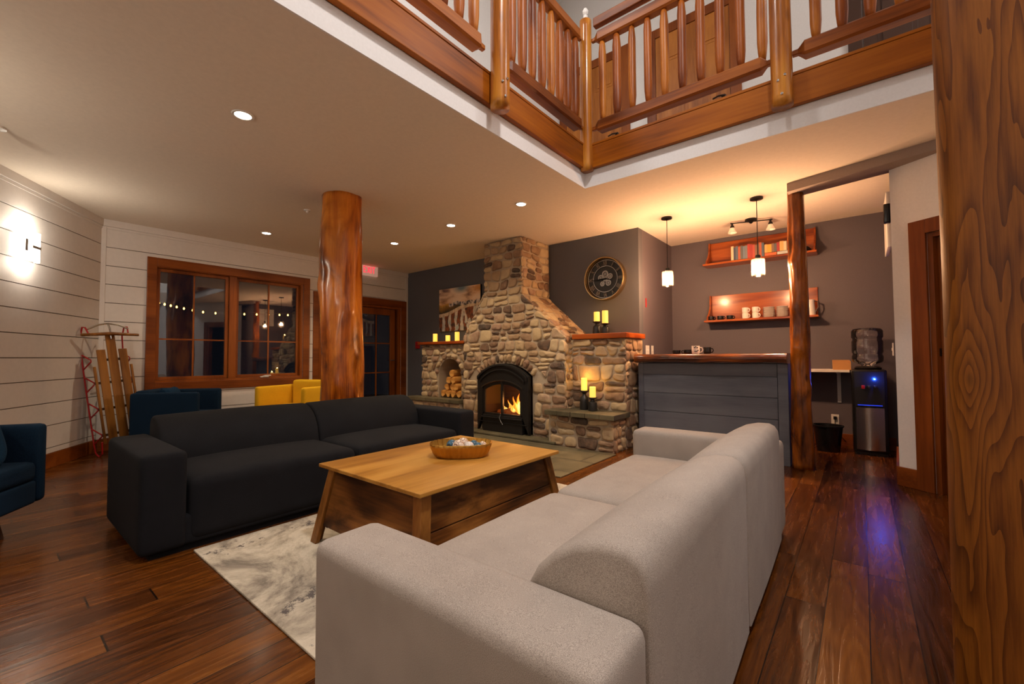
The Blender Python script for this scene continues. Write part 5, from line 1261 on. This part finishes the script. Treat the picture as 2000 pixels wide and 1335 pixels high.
# tray and balls
TR = thing('gold_tray', 'fluted gold oval tray on the coffee table', 'tray', (-1.915, 1.865, .450), radians(39+4))
mb = MB(); n = 120; rings = []
def oct_(a, s_): 
    rx, ry = .185*s_, .125*s_; c, s2 = cos(a), sin(a); p = 2.7; k = (abs(c)**p+abs(s2)**p)**(-1/p); return rx*c*k, ry*s2*k
for r_, z, fl_ in ((.78, 0, 0), (.84, .003, .2), (.90, .02, 1), (.97, .045, 1), (1.0, .062, .8), (.985, .064, .8), (.95, .045, 1), (.88, .02, 1), (.80, .006, .1), (.4, .006, 0)):
    ring = []
    for k in range(n):
        a = 2*pi*k/n; x, y = oct_(a, r_*(1+.028*fl_*cos(a*34))); ring.append((x, y, z*1.3))
    rings.append(ring)
mb.loft(rings); mb.build('fluted_bowl', 'gold', TR, smooth=60)
def ballmat(name, c1, c2, sc):
    m, nt, b = newmat(name); vo = N(nt, 'ShaderNodeTexVoronoi', feature='DISTANCE_TO_EDGE', i_Scale=sc); nt.links.new(coords(nt), vo.inputs[0])
    nt.links.new(ramp(nt, [(.04, c2), (.09, c1)], vo.outputs[0]), b.inputs['Base Color']); b.inputs['Roughness'].default_value = .35; return m
MT['bb'] = ballmat('blue_mosaic', (.03, .12, .20), (.01, .03, .05), 40); MT['bw'] = ballmat('cream_mosaic', (.72, .58, .46), (.20, .08, .04), 38); MT['bs'] = ballmat('shell_white', (.70, .64, .60), (.5, .44, .4), 70)
mt_ = Matrix.Translation(TR.location) @ Matrix.Rotation(radians(43), 4, 'Z')
for x, y, r, m_, l in ((-.055, .005, .034, 'bb', 'dark blue mosaic ball at the left of the tray'), (-.012, -.045, .038, 'bw', 'cream cracked mosaic ball at the front left of the tray'), (.048, -.042, .032, 'bs', 'white shell ball at the front centre of the tray'), (.01, .04, .036, 'bw', 'cream mosaic ball at the back of the tray'), (.075, .022, .030, 'bb', 'upper dark blue mosaic ball at the right of the tray'), (.10, -.03, .028, 'bb', 'small blue mosaic ball at the front right of the tray'), (.128, .012, .027, 'bw', 'small cream mosaic ball at the far right of the tray')):
    mb = MB(); bmesh.ops.create_icosphere(mb.b, subdivisions=3, radius=r); r *= 1.08; p = mt_ @ Vector((x*1.02, y*1.0, .026+r)); tag(mb.build('decor_ball', m_, loc=p, smooth='all'), l, 'decorative ball', 'mosaic balls in the tray')

# ------------------------------------------------------------ armchairs (local: faces +x, centre of floor print at origin)
def armchair(label, mat, loc, rz, W_=.74, Dp=.74, ah=.64, bh=.70, pillow=True, lean=0, li=.09):
    t = thing('armchair', label, 'armchair', loc, rz)
    hx, hy = Dp/2, W_/2
    for s_ in (-1, 1):
        mb = MB(); y0, y1 = (hy-.075, hy) if s_ > 0 else (-hy, -hy+.075); mb.rbox(-hx, hx, y0, y1, .16, ah, .03, 8)
        for v in mb.b.verts:
            if v.co.z > .3 and v.co.x < 0: v.co.x -= (v.co.z-.3)*lean
        mb.build('armrest', mat, t, smooth='all')
    mb = MB(); mb.rbox(-hx, hx-.01, -hy+.076, hy-.076, .16, .30, .015, 6); mb.build('base', mat, t, smooth='all')
    mb = MB(); mb.rbox(-hx+.16, hx-.005, -hy+.079, hy-.079, .30, .42, .035, 8, puff=.02); mb.build('seat_cushion', mat, t, smooth='all')
    mb = MB(); mb.rbox(-hx, -hx+.155, -hy+.077, hy-.077, .30, bh, .04, 8)
    for v in mb.b.verts:
        if v.co.z > .3: v.co.x -= (v.co.z-.3)*lean
    mb.build('backrest', mat, t, smooth='all')
    for sx in (-1, 1):
        for sy in (-1, 1):
            mb = MB(); mb.tube([(sx*(hx-.12), sy*(hy-li), .16), (sx*(hx-.09), sy*(hy-li+.03), 0)], [.022, .012], 12); mb.build('leg', 'cleg', t, smooth=True)
    return t
def pillow(loc, rot, mat, label, s=.42):
    mb = MB(); n = 16; V_ = {}
    for sd in (-1, 1):
        for i in range(n+1):
            for j in range(n+1):
                u, v = i/n*2-1, j/n*2-1; edge = i in (0, n) or j in (0, n); k = (0, i, j) if edge else (sd, i, j)
                if k not in V_:
                    th = .075*((1-u**4)*(1-v**4))**.5; pin = 1-.05*(1-abs(u))*abs(v)-0; V_[k] = mb.b.verts.new((sd*th*(0 if edge else 1), u*s/2*(1-.06*(1-v*v)*abs(u)), v*s/2*(1-.06*(1-u*u)*abs(v))))
        for i in range(n):
            for j in range(n):
                q = [V_[(0 if (a in (0, n) or b_ in (0, n)) else sd, a, b_)] for a, b_ in ((i, j), (i+1, j), (i+1, j+1), (i, j+1))]
                mb.b.faces.new(q)
    return tag(mb.build('throw_pillow', mat, loc=loc, rot=rot, smooth='all'), label, 'pillow')
nL = Vector((-DL.y, DL.x))       # normal of the left wall into the room
fc = Vector((-4.07, .29)); c_ = fc+DL*.44-nL*.38
aL = atan2(nL.y, nL.x)
armchair('dark blue armchair with a pillow at the left edge, backed to the white boards', 'blue', (c_.x, c_.y, 0), aL, W_=.88, Dp=.76, ah=.645, bh=.70, li=.24)
pp = fc+DL*.20-nL*.21; pillow((pp.x, pp.y, .615), (0, radians(-14), aL-radians(-42)), 'bluep', 'blue throw pillow leaning in the armchair at the left edge', .38)
d2 = Vector((.59, .81)).normalized(); n2 = Vector((-d2.y, d2.x))
fr_ = Vector((-5.72, 1.53)); c_ = fr_-d2*.32+n2*.34
armchair('dark blue armchair below the big window behind the charcoal sofa', 'blue', (c_.x, c_.y, 0), atan2(d2.y, d2.x), W_=.70, Dp=.64, ah=.68, bh=.70, lean=.0)
pp = c_-d2*.08+n2*.02; pillow((pp.x, pp.y, .575), (0, radians(-18), atan2(d2.y, d2.x)), 'bluep', 'blue throw pillow in the armchair below the window, its top edge showing', .30)
wv = Vector((.72, .28)).normalized(); fv = Vector((.28, -.72)).normalized(); fN = Vector((-5.40, 2.525)); fF = Vector((-6.12, 2.25)); mid = (fN+fF)/2; c_ = mid-fv*.36
armchair('bright yellow armchair in front of the window, partly behind the log column', 'yellow', (c_.x, c_.y, 0), atan2(fv.y, fv.x), W_=.82, Dp=.70, ah=.68, bh=.745)

# ------------------------------------------------------------ sled
SD = thing('wooden_sled', 'old wooden sled with red metal runners leaning in the corner', 'sled', (-6.42, 1.005, .015), (0, 0, 0)); SD.scale = (1, .93, 1.12)
SD.rotation_euler = (Matrix.Rotation(radians(20), 3, 'Z') @ Matrix.Rotation(radians(4.5), 3, 'X') @ Matrix.Rotation(radians(-7), 3, 'Y')).to_euler()
# local: z along the length, y the width, x towards the room; deck at x=0.10, runners at x=-0.06
for y, w_, z0, z1 in ((-.108, .084, .13, 1.02), (0, .092, .10, 1.16), (.108, .084, .13, 1.02)):
    mb = MB(); mb.rbox(.10, .115, y-w_/2, y+w_/2, z0, z1, .005, 3); mb.build('slat', 'sledw', SD, smooth=30)
for y in (-.182, .182):
    mb = MB(); mb.rbox(.085, .105, y-.011, y+.011, .12, .86, .004, 3); mb.build('side_rail', 'sledw', SD, smooth=30)
for z in (.2, .45, .70, .92):
    mb = MB(); mb.box(.085, .0995, -.195 if z < .9 else -.14, .195 if z < .9 else .14, z-.012, z+.012); mb.build('cross_bar', 'cleg', SD)
for s_ in (-1, 1):
    y = s_*.205; mb = MB(); pts = [(.085, y, .14), (.06, y, .03), (.0, y, .0), (-.05, y, .04), (-.06, y, .12), (-.06, y, .6), (-.055, y, 1.0), (-.03, y, 1.16), (.03, y, 1.25), (.08, y, 1.24), (.10, y*.95, 1.18)]
    mb.tube(pts, .008, 8); mb.build('runner', 'red', SD, smooth=True)
    for z in (.2, .45, .70, .92):
        mb = MB(); mb.tube([(-.06, y, z-.075), (.07, y*.93, z-.008), (.07, y*.93, z+.008), (-.06, y, z+.075)], .007, 8); mb.build('strut', 'red', SD, smooth=True)
mb = MB(); mb.tube([(.10, -.20, 1.22), (.105, -.10, 1.26), (.105, 0, 1.275), (.105, .10, 1.26), (.10, .20, 1.22)], .009, 8); mb.tube([(.105, 0, 1.275), (.125, 0, 1.22), (.125, 0, 1.12)], .009, 8); mb.build('steel_bow', 'chrome', SD, smooth=True)
mb = MB(); mb.tube([(.135, -.28, 1.165), (.14, 0, 1.17), (.135, .28, 1.15)], [.013, .017, .013], 12); mb.build('steering_bar', 'sledw', SD, smooth=True)
